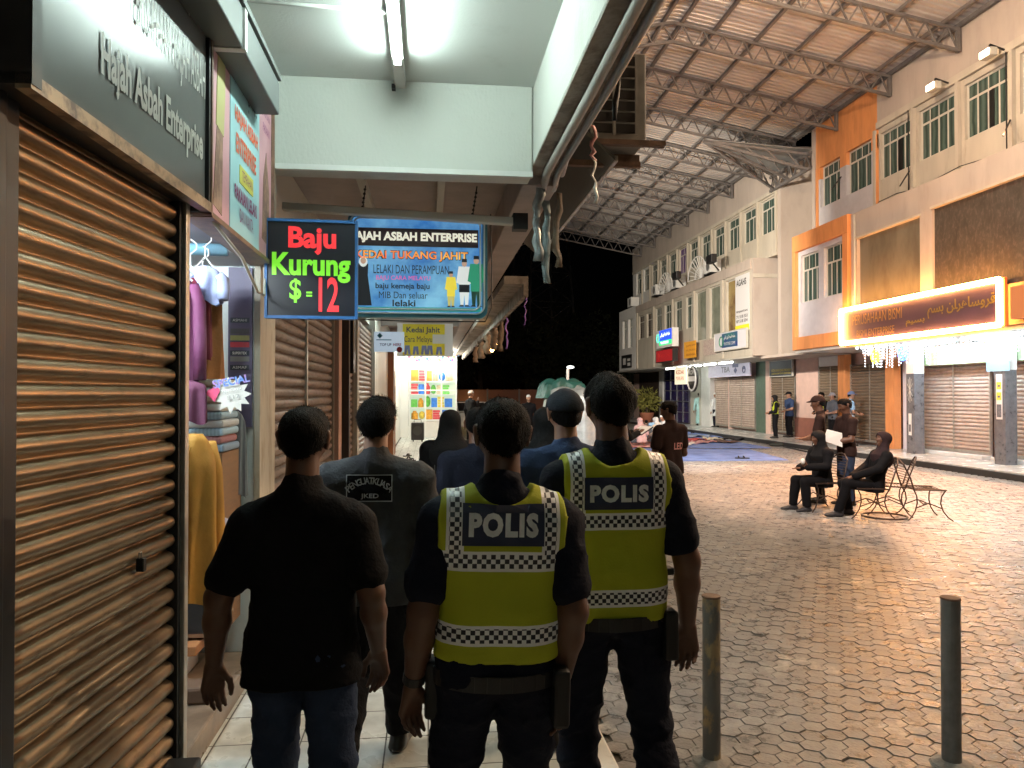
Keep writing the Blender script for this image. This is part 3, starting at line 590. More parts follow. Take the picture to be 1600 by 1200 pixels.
# valance banner behind the curtain
t = thing('valance', 'pale green shop banner lit from above over the pale shutters', 'banner', (0, 0, 0))
MB().box(13.6, 13.62, 13.0, 19.4, 2.42, 2.92).build('cloth', mat('pale_green_cloth', (.42, .60, .30), .7, wave=('Y', 2.2, 1, (.55, .66, .42))), t)
l = MB(); letter(l, 'BISMI ENTERPRISE', (13.6, 18.6, 2.55), UX, UZ, 1.9, .2); l.build('lettering', mat('faded_gold', (.55, .42, .2), .5), t)
t = thing('notice', 'pale blue paper notice above the stickered column', 'notice', (13.18, 15.75, 2.45)); MB().box(0, .01, -.33, .38, -.28, .22).build('sheet', mat('pale_blue_paper', (.22, .36, .46), .6), t)
def ring(c, r, n=28): return [(c[0], c[1]+r*math.cos(2*math.pi*k/n), c[2]+r*math.sin(2*math.pi*k/n)) for k in range(n+1)]
t = thing('moon_lamp', 'round yellow light ornament with a crescent and star', 'ornament', (0, 0, 0), group='lit ornaments under the orange building')
c = (12.05, 18.75, 2.66); b = MB(); b.tube(ring(c, .17), .022, 6); b.tube(ring((c[0], c[1]-.02, c[2]), .1)[4:25], .03, 6); b.build('ring', mat('lit_yellow', (1, .8, .1), .4, emit=(1, .72, .03), es=2.4), t)
MB().ball((c[0], c[1]-.03, c[2]), .05, 6).build('star', mat('lit_amber', (1, .5, .1), .4, emit=(1, .4, .02), es=1.6), t)
def starpts(r0, r1, n): return [((r0 if k % 2 == 0 else r1)*math.sin(math.pi*k/n), (r0 if k % 2 == 0 else r1)*math.cos(math.pi*k/n)) for k in range(2*n)]
for y, cc, e, lab in ((17.55, 'lit_blue', (.06, .2, 1), 'round blue light ornament with a star'), (17.05, 'lit_pink', (1, .2, .35), 'round pink light ornament next to the blue star')):
    t = thing('star_lamp', lab, 'ornament', (0, 0, 0), group='lit ornaments under the orange building'); mm = mat(cc, e, .4, emit=e, es=2.6)
    MB().tube(ring((12.03, y, 2.68), .18), .018, 6).build('ring', mm, t); b = MB(); pts = starpts(.15, .06, 6); b.tube([(12.03, y+a, 2.68+q) for a, q in pts+pts[:1]], .012, 5); b.build('star', mm, t)
# stickers on the columns
t = thing('sticker_board', 'white and yellow notices stuck on the dark column', 'notice', (13.195, 15.75, 0))
b = MB(); b.box(-.008, 0, -.09, .09, 1.05, 2.1); b.build('board', M_white, t)
b = MB(); b.box(-.012, -.009, -.07, .07, 1.75, 1.92); b.box(-.012, -.009, -.07, .07, 1.5, 1.68); b.build('sticker', mat('yellow_sticker', (.8, .6, .05), .5), t)
b = MB(); b.ball((-.013, .0, 1.83), .045, 8, sc=(.1, 1, .6)); b.ball((-.013, 0, 1.58), .045, 8, sc=(.1, 1, .6)); b.box(-.012, -.009, -.07, .07, 1.1, 1.4); b.build('mark', mat('grey_print', (.12, .12, .13), .6, var=.5, vs=30), t)
t = thing('notice', 'white notice low on the starburst column', 'notice', (13.195, 18.95, 0)); MB().box(-.008, 0, -.06, .06, .5, 1.1).build('sheet', M_white, t)
MB().box(-.011, -.009, -.04, .04, .6, .8).build('print', MC['grey_print'], t)
def flatsign(name, lab, cat, X, y0, y1, z0, z1, m, th=.06, frame=None, group=None):
    t = thing(name, lab, cat, (0, 0, 0), 0, group)
    MB().box(X, X+th, y0, y1, z0, z1).build('board', m, t)
    if frame:
        f = MB(); e = .03
        for a in ((y0-e, y1+e, z0-e, z0), (y0-e, y1+e, z1, z1+e), (y0-e, y0, z0, z1), (y1, y1+e, z0, z1)): f.box(X-.02, X+th, *a)
        f.build('frame', frame, t)
    return t
# signs of the far building
def emat(n, c, e): return mat(n, c, .5, emit=c, es=e)
t = flatsign('shop_sign', 'dark board with yellow lettering over a brown shutter by the recess', 'sign', 13.9, 26.95, 28.8, 2.35, 2.95, mat('navy_board', (.05, .06, .08), .5), frame=M_frame)
l = MB(); letter(l, 'KEDAI KAIN DAN PAKAIAN', (13.9, 28.65, 2.53), UX, UZ, 1.6, .1); letter(l, 'JAHITAN SIAP DAN UBAH SUAI', (13.9, 28.65, 2.4), UX, UZ, 1.6, .09); l.build('lettering', mat('yellow_letters', (.7, .55, .05), .5), t)
t = flatsign('banner', 'long lilac banner with TBA in grey letters over the beige shutters', 'banner', 13.55, 29.9, 34.6, 2.42, 2.98, mat('lilac_banner', (.50, .47, .60), .6, var=.1))
l = MB(); letter(l, 'TBA', (13.55, 33.0, 2.62), UX, UZ, 1.0, .26); l.build('lettering', mat('grey_letters', (.13, .12, .15), .5), t)
b = MB(); b.box(13.535, 13.55, 31.1, 31.7, 2.82, 2.96); b.poly([(-.18, 0), (0, -.14), (.18, 0), (0, .14)], (13.54, 31.4, 2.68), UX, UZ, .01); b.tube(ring((13.54, 30.5, 2.7), .14), .02, 5); b.poly([(-.15, 0), (.15, 0), (0, .15)], (13.535, 30.5, 2.7), UX, UZ, .01); b.build('emblem', mat('navy_print', (.05, .05, .14), .5), t)
t = flatsign('shop_sign', 'white sign with a dark blue and green field beside the corner of the far building', 'sign', XM-.12, 26.4, 29.5, 3.4, 4.1, mat('white_signface', (.62, .62, .66), .5), frame=M_frame)
MB().box(XM-.135, XM-.121, 27.2, 28.7, 3.5, 4.06).build('field', mat('blue_green_field', (.03, .05, .22), .5, col2=(.04, .2, .14), vs=1, stretch=(1, .2, 1.2)), t)
l = MB(); letter(l, JAWI[3]+' '+JAWI[2], (XM-.135, 28.5, 3.78), UX, UZ, 1.1, .2); letter(l, 'TRI STORE COMM', (XM-.135, 28.5, 3.58), UX, UZ, 1.1, .12); l.build('lettering', M_white, t)
b = MB(); b.tube(ring((XM-.14, 28.75, 3.75), .2), .025, 6); b.build('emblem', mat('green_emblem', (.05, .22, .12), .5), t)
t = flatsign('shop_sign', 'lit blue and green signboard hanging out from the far building', 'sign', XM-.75, 33.0, 35.4, 3.85, 4.72, M_white, .3)
MB().box(XM-.765, XM-.752, 33.1, 34.9, 4.2, 4.7).build('panel', emat('lit_blue_panel', (.02, .06, .55), .9), t)
MB().box(XM-.765, XM-.752, 33.1, 34.9, 3.98, 4.19).build('panel', emat('lit_green_panel', (.03, .55, .15), .9), t)
l = MB(); letter(l, JAWI[3]+' '+JAWI[2], (XM-.766, 34.7, 4.33), UX, UZ, 1.4, .25); letter(l, 'TRI STORE', (XM-.766, 34.7, 4.03), UX, UZ, 1.2, .12); l.build('lettering', emat('lit_white_letters', (.9, .95, 1), 1.2), t)
MB().tube(ring((XM-.77, 35.1, 4.35), .2), .03, 6).build('emblem', emat('lit_teal', (.1, .5, .4), .8), t)
t = flatsign('shop_sign', 'dark red signboard under the blue and green one', 'sign', XM-.7, 33.1, 35.6, 3.2, 3.75, mat('dark_red_sign', (.20, .015, .02), .4, emit=(.25, .01, .01), es=.5), .25, M_black)
l = MB(); l.ball((XM-.71, 35.2, 3.47), .17, 10, sc=(.1, 1, 1)); letter(l, 'KEDAI EMAS', (XM-.7, 34.8, 3.4), UX, UZ, 1.3, .15); l.build('lettering', mat('red_letters', (.6, .05, .05), .5), t)
t = flatsign('banner', 'orange cloth banner between the signboards of the far building', 'banner', XM-.3, 31.2, 32.7, 3.25, 4.0, mat('orange_cloth', (.78, .36, .03), .7, var=.1), .02)
l = MB()
for k in range(3): letter(l, ('JUALAN', 'MURAH', 'SEKARANG')[k], (XM-.3, 32.4, 3.75-.2*k), UX, UZ, 1.1, .1)
l.build('lettering', mat('dark_orange_letters', (.42, .12, .02), .6), t)
t = flatsign('banner', 'tall white banner with black and red print in the corner window', 'banner', XM-.03, 26.35, 27.6, 4.05, 6.2, mat('white_banner', (.62, .62, .62), .6), .02)
l = MB(); letter(l, 'AGAHS', (XM-.03, 27.5, 5.8), UX, UZ, .9, .25); letter(l, 'PENJAHITAN', (XM-.03, 27.5, 4.75), UX, UZ, 1.0, .1); letter(l, '71 518 551', (XM-.03, 27.5, 4.55), UX, UZ, 1.0, .12); letter(l, '87 518 554', (XM-.03, 27.5, 4.38), UX, UZ, 1.0, .12); l.build('lettering', mat('black_print', (.03, .03, .03), .6), t)
MB().box(XM-.045, XM-.031, 26.36, 27.59, 4.06, 4.28).build('strip', mat('yellow_strip', (.75, .65, .03), .6), t)
t = flatsign('wall_poster', 'faded grey and pink printed sheet left of the white sign', 'poster', XM-.02, 29.6, 31.0, 3.3, 3.95, mat('faded_print', (.5, .42, .36), .7, col2=(.36, .25, .24), vs=12), .015)
t = flatsign('shop_sign', 'small white and red lit sign hanging under the far walk ceiling', 'sign', 12.2, 34.0, 35.6, 2.1, 2.95, mat('lit_food_sign', (.8, .75, .6), .5, emit=(.8, .7, .5), es=.45), .08)
l = MB(); letter(l, 'KEDAI', (12.2, 35.4, 2.6), UX, UZ, 1.1, .2); letter(l, 'MAKAN', (12.2, 35.4, 2.3), UX, UZ, 1.1, .2); l.build('lettering', mat('orange_red_letters', (.7, .15, .03), .5), t)
t = thing('round_sign', 'round black and white sign hanging beside the small lit sign', 'sign', (12.4, 33.6, 2.35))
MB().tube([(-.05, 0, 0), (.05, 0, 0)], .62, 28).build('disc', M_black, t); b = MB(); b.tube(ring((-.055, 0, 0), .55), .05, 6); b.box(-.07, -.055, -.5, .5, -.12, .12); b.build('ring', M_white, t)
l = MB(); letter(l, 'KOPI', (-.055, .3, .2), UX, UZ, .6, .2); l.build('lettering', M_white, t)
t = flatsign('notice_board', 'black board with white patches on the white bay of the far building', 'sign', XM-.1, 42.3, 44.5, 3.2, 3.98, M_black, .04)
b = MB(); b.box(XM-.11, XM-.101, 42.5, 43.1, 3.3, 3.5); b.box(XM-.11, XM-.101, 42.5, 43.1, 3.6, 3.75); b.box(XM-.11, XM-.101, 43.5, 44.1, 3.4, 3.8); b.build('patch', M_white, t)
E_far = mat('lit_far_tube', (1, 1, 1), .4, emit=(.95, 1, .92), es=11)
t = thing('light_strip', 'row of lit white tubes under the far walk ceiling above the lilac banner', 'light', (0, 0, 0))
for y in (29.5, 31.3, 33.1, 34.9, 36.7): MB().box(12.55, 12.62, y, y+1.35, 2.93, 2.985).build('tube', E_far, t)
# air conditioners and fan-shaped window hoods of the far building
for y, z, lab in ((38.6, 6.95, 'small white air conditioner left of the fan grilles'), (35.3, 6.85, 'white air conditioner right of the first fan grille'), (30.9, 6.9, 'white air conditioner under the second fan grille'), (43.4, 6.9, 'white air conditioner at the white end of the far building')):
    t = thing('air_conditioner', lab, 'air conditioner', (XT-.35, y, z), 0, 'air conditioners on the far building')
    MB().box(-.2, .3, -.4, .4, 0, .55).build('casing', M_white, t, bevel=.02); MB().tube([(-.21, -.1, .28), (-.2, -.1, .28)], .2, 16).build('fan_grille', M_gsteel, t); MB().box(-.2, .35, -.35, .35, -.06, -.003).build('bracket', M_black, t)
for y, lab in ((36.6, 'white fan shaped window grille, the further one'), (32.1, 'white fan shaped window grille, the nearer one')):
    t = thing('fan_grille', lab, 'grille', (XT-.3, y, 6.9), 0, 'fan shaped grilles on the far building'); b = MB()
    for k in range(13): a = math.pi*k/12; b.bar((0, 0, 0), (-.25, 1.15*math.cos(a), .95*math.sin(a)), .03)
    for r_ in (.5, 1): b.tube([(-.25*r_, 1.15*r_*math.cos(math.pi*k/12), .95*r_*math.sin(math.pi*k/12)) for k in range(13)], .025, 5)
    b.build('ribs', M_white, t)
for y, lab in ((33.6, 'black floodlight between the fan grilles'), (29.3, 'black floodlight right of the nearer fan grille')):
    t = thing('floodlight', lab, 'floodlight', (XM-.3, y, 6.75), 0, 'floodlights on the right building'); b = MB(); b.bar((.3, 0, 0), (0, 0, .35), .05); b.build('bracket', M_black, t); MB().box(-.15, .1, -.3, .3, .3, .65).build('housing', M_black, t, bevel=.03)
for i, (y, z) in enumerate(((21.2, 8.3), (18.0, 7.5), (14.6, 7.6))):
    tag(MB().bar((XT-.05, y, z), (XT-.65, y-.5, z-.55), .025).build('flag_rod', M_black), ('thin black rod slanting out of the wall before the orange windows', 'short black rod at the sill of the first cream window', 'short black rod at the right windows')[i], 'rod', 'flag rods on the right building')
def thin(n, c):
    m = mat(n, c, .7); nt = m.node_tree; p = nt.nodes['Principled BSDF']; tr = nd(nt, 'ShaderNodeBsdfTranslucent'); tr.inputs[0].default_value = (*c, 1); mx = nd(nt, 'ShaderNodeMixShader'); mx.inputs[0].default_value = .5
    nt.links.new(p.outputs[0], mx.inputs[1]); nt.links.new(tr.outputs[0], mx.inputs[2]); nt.links.new(mx.outputs[0], nt.nodes['Material Output'].inputs[0]); return m
def glow_print(m, e):      # print glows in its own colour, standing in for light falling on it
    nt = m.node_tree; p = nt.nodes['Principled BSDF']; q = p.inputs['Base Color']
    if q.links: nt.links.new(q.links[0].from_socket, p.inputs['Emission Color'])
    else: p.inputs['Emission Color'].default_value = q.default_value
    p.inputs['Emission Strength'].default_value = e; return m
# ---------------------------------------------------------------- signs of the left shops
VX, VZ = (0, 1, 0), (0, 0, 1)      # reading direction on left-hand walls
s1 = thing('shop_sign', 'glossy dark grey box sign with pale letters above the nearest shutter', 'sign', (-.952, 3.27, 2.475), -R(3.4)); s1.scale = (1.12,)*3
MB().box(-.13, 0, -1.1, 0, 0, 1.3).build('box', mat('glossy_grey_signface', (.095, .10, .10), .25), s1, bevel=.006)
b = MB(); b.box(-.13, .018, -1.14, -1.101, -.03, 1.3, 1); b.box(-.02, .016, -1.14, .02, -.04, -.002); b.box(-.13, -.021, -1.14, .02, -.02, -.002, 1); b.box(-.13, .012, .001, .02, -.04, 1.3, 1); b.build('frame', [mat('worn_brass_trim', (.28, .22, .15), .45, metal=.6, col2=(.08, .06, .05), var=.3, vs=14), M_black], s1)
l = MB(); letter(l, 'Hajah Asbah Enterprise', (0, -.80, .105), VX, VZ, .76, .155, off=.03); letter(l, 'PERUSAHAAN HAJAH ASBAH', (0, -.62, .335), VX, VZ, .6, .19, off=-.002); letter(l, JAWI[0]+' '+JAWI[3], (0, -.4, .62), VX, VZ, .36, .22, off=0)
l.build('lettering', mat('pale_sign_letters', (.45, .46, .43), .45), s1)
l = MB()
for y0, q in ((-.93, .0), (-.80, .18)):
    pts = [(y0, .75), (y0, .42+q), (y0+.05, .34+q), (y0+.1, .44+q), (y0+.1, .75)]; l.tube([(.004, a, z) for a, z in pts], .003, 4)
l.build('emblem_outline', mat('dark_line', (.03, .03, .03), .5), s1)
MB().box(-.13, -.1, .022, .032, -.05, 1.3).build('cable', M_black, s1)
b = MB(); b.tube([(-.02, .03, 1.3), (-.025, .03, .5), (-.02, .032, .05), (-.025, .03, -.03), (-.07, .02, -.05)], .006, 6); b.build('cable', mat('pale_cable', (.45, .43, .38), .5), s1, smooth=True)
M_pinkf = mat('pink_print', (.60, .33, .38), .45, col2=(.50, .26, .30), vs=2.5); M_cy = mat('sky_blue_print', (.33, .60, .66), .4, var=.1, vs=2)
s2 = thing('shop_sign', 'pink and sky blue printed sign with figures over the open clothes shop', 'sign', (-.95, 3.31, 2.44), 0)
MB().box(-.1, 0, 0, 1.26, 0, 1.02).build('board', M_pinkf, s2)
MB().box(.0, .004, .33, .93, .004, 1.0).build('blue_panel', M_cy, s2)
b = MB(); b.box(-.11, .018, -.02, -.001, -.02, 1.04); b.box(-.11, .018, 1.261, 1.28, -.02, 1.04); b.box(-.11, .016, 0, 1.26, 1.021, 1.045); b.box(-.11, .016, 0, 1.26, -.025, -.001); b.build('frame', mat('tarnished_frame', (.20, .13, .09), .5, metal=.4, var=.4, vs=12), s2)
l = MB(); letter(l, JAWI[2]+' '+JAWI[3], (.004, .35, .68), VX, VZ, .54, .2, off=0); l.build('lettering', mat('navy_script', (.03, .06, .09), .5), s2)
l = MB(); letter(l, 'HAJAH ASBAH', (.004, .40, .53), VX, VZ, .48, .1, off=.03); letter(l, 'ENTERPRISE', (.004, .42, .40), VX, VZ, .42, .1, off=.03); l.build('lettering', mat('orange_red_print', (.65, .12, .05), .5), s2)
b = MB(); b.box(.004, .007, .5, .78, .27, .36); l = MB(); b.build('label_field', mat('yellow_print', (.62, .62, .12), .5), s2); letter(l, 'TEMPAHAN', (.007, .53, .29), VX, VZ, .22, .05); letter(l, 'PAKAIAN LELAKI', (.004, .40, .17), VX, VZ, .46, .07, off=.03); letter(l, 'DAN WANITA', (.004, .50, .07), VX, VZ, .28, .07, off=.03); l.build('lettering', mat('purple_print', (.25, .06, .16), .5), s2)
def circ(c, r, n=12, sy=1): return [(c[0]+r*math.cos(2*math.pi*k/n), c[1]+r*sy*math.sin(2*math.pi*k/n)) for k in range(n)]
b = MB(); b.poly([(.1, .42), (.22, .40), (.24, .6), (.24, .74), (.19, .8), (.13, .76), (.11, .6)], (.003, 0, 0), VX, VZ, .003); b.build('printed_dress', mat('yellow_dress_print', (.48, .46, .20), .5), s2)
b = MB(); b.poly(circ((.19, .86), .045), (.005, 0, 0), VX, VZ, .003); b.poly([(.06, .05), (.2, .03), (.21, .42), (.12, .45)], (.002, 0, 0), VX, VZ, .002); b.poly([(1.02, .1), (1.2, .08), (1.2, .4), (1.12, .62), (1.05, .45)], (.002, 0, 0), VX, VZ, .002); b.build('printed_figure', mat('brown_figure_print', (.18, .10, .07), .5, col2=(.4, .25, .18), vs=9), s2)
l = MB(); letter(l, 'JAHITAN', (0, 1.0, .8), VX, VZ, .2, .05); letter(l, 'PAKAIAN', (0, 1.02, .72), VX, VZ, .17, .05); l.build('lettering', mat('purple_print', (.25, .06, .16), .5), s2)
t = thing('cable', 'loose beige cable sagging under the pink and blue sign', 'cable', (0, 0, 0))
MB().tube([(-.96, 3.4, 2.42), (-.93, 3.8, 2.33), (-.92, 4.1, 2.2), (-.95, 4.4, 2.22), (-.98, 4.55, 2.5), (-1.0, 4.56, 2.9)], .008, 6).build('cable', MC['pale_cable'], t, smooth=True)

def face_poly(mb, pts, m=0, y=0.): mb.poly(pts, (0, y, 0), (1, 0, 0), (0, 0, 1), .003, m)
FX, FZ = (1, 0, 0), (0, 0, 1)      # signs that face the camera (-y)
bk = thing('price_sign', 'black square sign reading Baju Kurung with a price, on a blue frame', 'sign', (-.945, 4.46, 2.112), R(2)); bk.scale = (.84,)*3
MB().box(0, .60, 0, .05, 0, .66).build('board', mat('black_signface', (.012, .013, .02), .35, var=.3, vs=2), bk)
b = MB(); b.box(-.02, -.001, -.01, .055, -.02, .68); b.box(.601, .62, -.01, .055, -.02, .68); b.box(0, .6, -.01, .055, -.022, -.001); b.box(0, .6, -.01, .055, .661, .682); b.build('frame', mat('blue_frame_paint', (.03, .13, .35), .4, var=.2), bk)
l = MB(); letter(l, 'Baju', (.14, 0, .43), FX, FZ, .33, .20, off=.035); letter(l, '12', (.35, 0, .03), FX, FZ, .14, .245, off=.02); l.build('lettering', mat('neon_red_print', (.85, .04, .05), .5, emit=(1, .03, .04), es=.25), bk)
l = MB(); letter(l, 'Kurung', (.03, 0, .235), FX, FZ, .54, .21, off=.035); letter(l, '$', (.15, 0, .09), FX, FZ, .08, .17, off=.02); letter(l, '=', (.265, 0, .135), FX, FZ, .04, .035); l.build('lettering', mat('neon_green_print', (.25, .75, .05), .5, emit=(.2, .8, .02), es=.22), bk)
t = thing('rail', 'white steel rail spanning the walk that carries the hanging blue sign', 'rail', (0, 0, 0))
MB().bar((-1.05, 5.45, 3.0), (.72, 5.45, 2.93), .07, .055).build('rail', M_beam, t, bevel=.008)
MB().box(.62, .73, 5.4, 5.5, 2.87, 2.99).build('clamp', M_black, t)
hs = thing('hanging_sign', 'blue sky printed shop sign with rounded corners hung on chains across the walk', 'sign', (-.6, 5.55, 2.22))
def rrect(x0, x1, z0, z1, r, n=5):
    P = []
    for cx, cz, a0 in ((x1-r, z1-r, 0), (x0+r, z1-r, 90), (x0+r, z0+r, 180), (x1-r, z0+r, 270)):
        P += [(cx+r*math.cos(R(a0+90*k/n)), cz+r*math.sin(R(a0+90*k/n))) for k in range(n+1)]
    return P
MB().poly(rrect(0, 1.04, 0, .78, .06), (0, 0, 0), FX, FZ, .12).build('box', mat('teal_sign_case', (.05, .20, .26), .4, var=.2), hs)
MB().poly(rrect(.035, 1.0, .035, .745, .03), (0, -.004, 0), FX, FZ, .003).build('face', mat('sky_blue_signface', (.03, .15, .42), .35, col2=(.20, .46, .64), var=.15, vs=2.6, lo=.38, hi=.68), hs)
b = MB(); q = rrect(.045, .985, .06, .735, .05); b.tube([(x, -.02, z) for x, z in q+q[:1]], .007, 6); q = rrect(.02, 1.015, .03, .76, .06); b.tube([(x, -.016, z) for x, z in q+q[:1]], .006, 6)
b.build('white_tube', mat('white_glass_tube', (.72, .80, .80), .2), hs, smooth=True)
MB().box(.06, .99, -.009, -.005, .045, .075).build('green_strip', mat('teal_strip', (.02, .22, .2), .4), hs)
MB().box(.06, .97, -.009, -.005, .53, .665).build('maroon_strip', mat('maroon_strip', (.05, .015, .02), .4), hs)
l = MB(); letter(l, 'HAJAH ASBAH ENTERPRISE', (.005, -.009, .552), FX, FZ, .955, .085, off=.045); l.build('lettering', mat('cream_letters', (.78, .75, .62), .5), hs)
l = MB(); letter(l, 'KEDAI TUKANG JAHIT', (.055, -.006, .415), FX, FZ, .84, .085, off=.06, lift=.002); l.build('lettering_outline', mat('black_print2', (.012, .01, .012), .5), hs)
l = MB(); letter(l, 'KEDAI TUKANG JAHIT', (.06, -.008, .42), FX, FZ, .83, .075, off=.02); l.build('lettering', mat('red_yellow_letters', (.85, .16, .04), .5, col2=(.9, .55, .08), vs=4), hs)
l = MB(); letter(l, 'LELAKI DAN PERAMPUAN', (.19, -.006, .325), FX, FZ, .56, .065, off=.045); letter(l, 'baju kemeja baju', (.205, -.006, .2), FX, FZ, .4, .055, off=.02); letter(l, 'MIB Dan seluar', (.23, -.006, .14), FX, FZ, .36, .05, off=.02); letter(l, 'lelaki', (.33, -.006, .08), FX, FZ, .17, .05, off=.02); l.build('lettering', mat('near_black_print', (.02, .025, .03), .5), hs)
l = MB(); letter(l, 'BAJU CARA MELAYU', (.21, -.006, .268), FX, FZ, .4, .042, off=.04); l.build('lettering', mat('pink_letters', (.68, .08, .26), .5), hs)
M_skinp = mat('printed_skin', (.42, .26, .18), .6)
def printed(x, z, h, top, mid, bot, robe=False, veil=False):
    P = lambda pts, m, y: MB_f[m].poly([(x+a*h, z+c*h) for a, c in pts], (0, y-x*.003, 0), FX, FZ, .002)
    MB_f = {k: MB() for k in ('t', 'm', 'b', 's', 'h')}
    if robe: P([(-.17, 0), (.17, 0), (.09, .6), (.1, .84), (-.1, .84), (-.09, .6)], 't', -.007); P([(-.1, .8), (-.16, .52), (-.1, .5), (-.05, .75)], 't', -.0072)
    else:
        P([(-.12, .84), (-.17, .5), (-.12, .48), (-.1, .45), (.1, .45), (.12, .48), (.17, .5), (.12, .84)], 't', -.007); P([(-.11, .46), (.11, .46), (.11, .3), (-.11, .3)], 'm', -.0076)
        P([(-.1, .31), (.1, .31), (.08, .03), (.02, .03), (0, .25), (-.02, .03), (-.08, .03)], 'b', -.007); P([(-.12, 0), (-.01, 0), (-.02, .035), (-.08, .035)], 'h', -.0074); P([(.12, 0), (.01, 0), (.02, .035), (.08, .035)], 'h', -.0074)
    P(circ((0, .9), .055, 12, 1.2), 's', -.0085); P([(-.055, .93), (.055, .93), (.05, 1.0), (-.05, 1.0)] if not veil else circ((0, .88), .085, 12, 1.25), 'h' if not veil else 'm', -.0095 if not veil else -.008)
    for k, mm in (('t', top), ('m', mid), ('b', bot), ('s', M_skinp), ('h', MC['near_black_print'])):
        if MB_f[k].v: MB_f[k].build('printed_figure', mm, hs)
PC = lambda n, c: mat(n, c, .5)
printed(.115, .085, .37, PC('print_black', (.015, .015, .025)), PC('print_white', (.62, .64, .62)), PC('print_black', (0, 0, 0)), True, True)
printed(.765, .08, .27, PC('print_yellow', (.7, .55, .05)), PC('print_yellow', (0, 0, 0)), PC('print_gold', (.5, .42, .12)))
printed(.865, .085, .36, PC('print_white', (0, 0, 0)), PC('print_black', (0, 0, 0)), PC('print_white', (0, 0, 0)))
printed(.955, .085, .385, PC('print_green', (.02, .22, .12)), PC('print_green', (0, 0, 0)), PC('print_darkgreen', (.02, .10, .06)))
for n_ in ('sky_blue_signface', 'cream_letters', 'red_yellow_letters', 'pink_letters', 'print_white', 'print_yellow', 'print_gold', 'print_green', 'teal_strip', 'printed_skin'): glow_print(MC[n_], .42)  # emission brightens the sign print as if lit from the front
for x in (.1, .93):
    b = MB(); b.tube([(x, .06, .78), (x+.03, 0, .98 if x < .5 else 1.0)], .005, 5)
    for k in range(6): b.ball((x+.005*k, .05-.01*k, .8+.03*k), .011, 6)
    b.build('chain', M_black, hs)
t = thing('cable', 'thin black cable looping down the right end of the hanging blue sign', 'cable', (0, 0, 0))
MB().tube([(.46, 5.5, 3.0), (.47, 5.52, 2.6), (.47, 5.53, 2.3), (.42, 5.5, 2.19), (-.1, 5.5, 2.185), (-.6, 5.5, 2.2)], .005, 5).build('cable', M_black, t, smooth=True)
t = thing('banner', 'yellow and white banner reading Kedai Jahit across the far part of the walk', 'banner', (-.68, 16, 2.45))
M_bw = thin('thin_white_cloth', (.75, .75, .78)); M_by = thin('thin_yellow_cloth', (.8, .68, .05))
MB().box(0, 1.2, 0, .004, 0, .72).build('cloth', M_bw, t)
MB().box(.12, 1.02, -.006, -.001, .03, .70).build('yellow_field', M_by, t); MB().box(.76, 1.19, -.009, -.007, .28, .48).build('white_patch', M_bw, t)
l = MB(); letter(l, 'Kedai Jahit', (.2, -.006, .48), FX, FZ, .72, .16, off=.02); letter(l, 'Cara Melayu', (.15, -.009, .27), FX, FZ, .6, .17, off=.015); l.build('lettering', mat('ink_black', (.03, .03, .06), .6), t)
b = MB()
for k, (x, h) in enumerate(((.22, .2), (.4, .18), (.58, .2), (.7, .2), (.9, .17))): b.poly([(x-.05, .04+h), (x+.05, .04+h), (x+.07, .04), (x+.02, .04), (x, .04+h*.6), (x-.02, .04), (x-.07, .04)], (0, -.007, 0), FX, FZ, .002)
b.build('printed_clothes', mat('slate_print', (.10, .11, .22), .6), t)
t = thing('phone_sign', 'small pale blue sign reading Top Up Here left of the yellow banner', 'sign', (-.95, 13, 2.38))
MB().box(0, .52, 0, .03, 0, .35).build('board', mat('pale_blue_sign', (.52, .62, .70), .5, emit=(.52, .66, .8), es=.3), t)  # board given a faint glow in place of light on its face
l = MB(); letter(l, 'TOP UP', (.1, 0, .1), FX, FZ, .2, .05); l.build('lettering', MC['slate_print'], t); l = MB(); letter(l, 'HERE', (.33, 0, .1), FX, FZ, .14, .05); l.poly(circ((.44, .04), .05), (0, -.003, 0), FX, FZ, .002); l.build('lettering', mat('red_print', (.6, .06, .08), .5), t)
b = MB(); b.poly([(.05, .28), (.1, .23), (.15, .28), (.1, .33)], (0, -.003, 0), FX, FZ, .002); b.box(.04, .3, -.004, -.001, .2, .215); b.build('emblem', mat('teal_print', (.03, .25, .38), .5), t)
# ---------------------------------------------------------------- beam edge clutter: condenser, bracket, torn plastic, cable
ac = thing('air_conditioner', 'grey condenser unit with a barred grille on a rusty bracket beside the beam', 'air conditioner', (1.28, 5.25, 3.5))
M_ac = mat('grey_condenser', (.24, .245, .24), .6, var=.25, vs=7)
MB().box(-.3, .31, 0, .32, 0, .66).build('casing', M_ac, ac, bevel=.015)
b = MB()
for c in range(3):
    for r_ in range(7): b.box(-.26+c*.17, -.12+c*.17, -.012, -.003, .06+r_*.083, .125+r_*.083)
b.build('grille', M_black, ac)
b = MB()
for c in range(4): b.box(-.285+c*.17, -.265+c*.17, -.02, -.013, .04, .63)
b.build('grille_bar', M_ac, ac)
t = thing('bracket', 'rusty angle bracket carrying the grey condenser', 'bracket', (.93, 5.2, 3.36)); M_rust = mat('rusty_steel', (.16, .10, .07), .75, var=.4, vs=9)
b = MB(); b.box(0, .78, -.03, .02, .09, .128); b.build('arm', M_rust, t); MB().box(0, .68, .3, .36, .05, .128).build('arm', M_rust, t); MB().box(0, .6, .0, .05, -.06, -.02).build('strut', M_rust, t)
M_plas = mat('torn_plastic', (.27, .31, .33), .35, var=.3, vs=12)
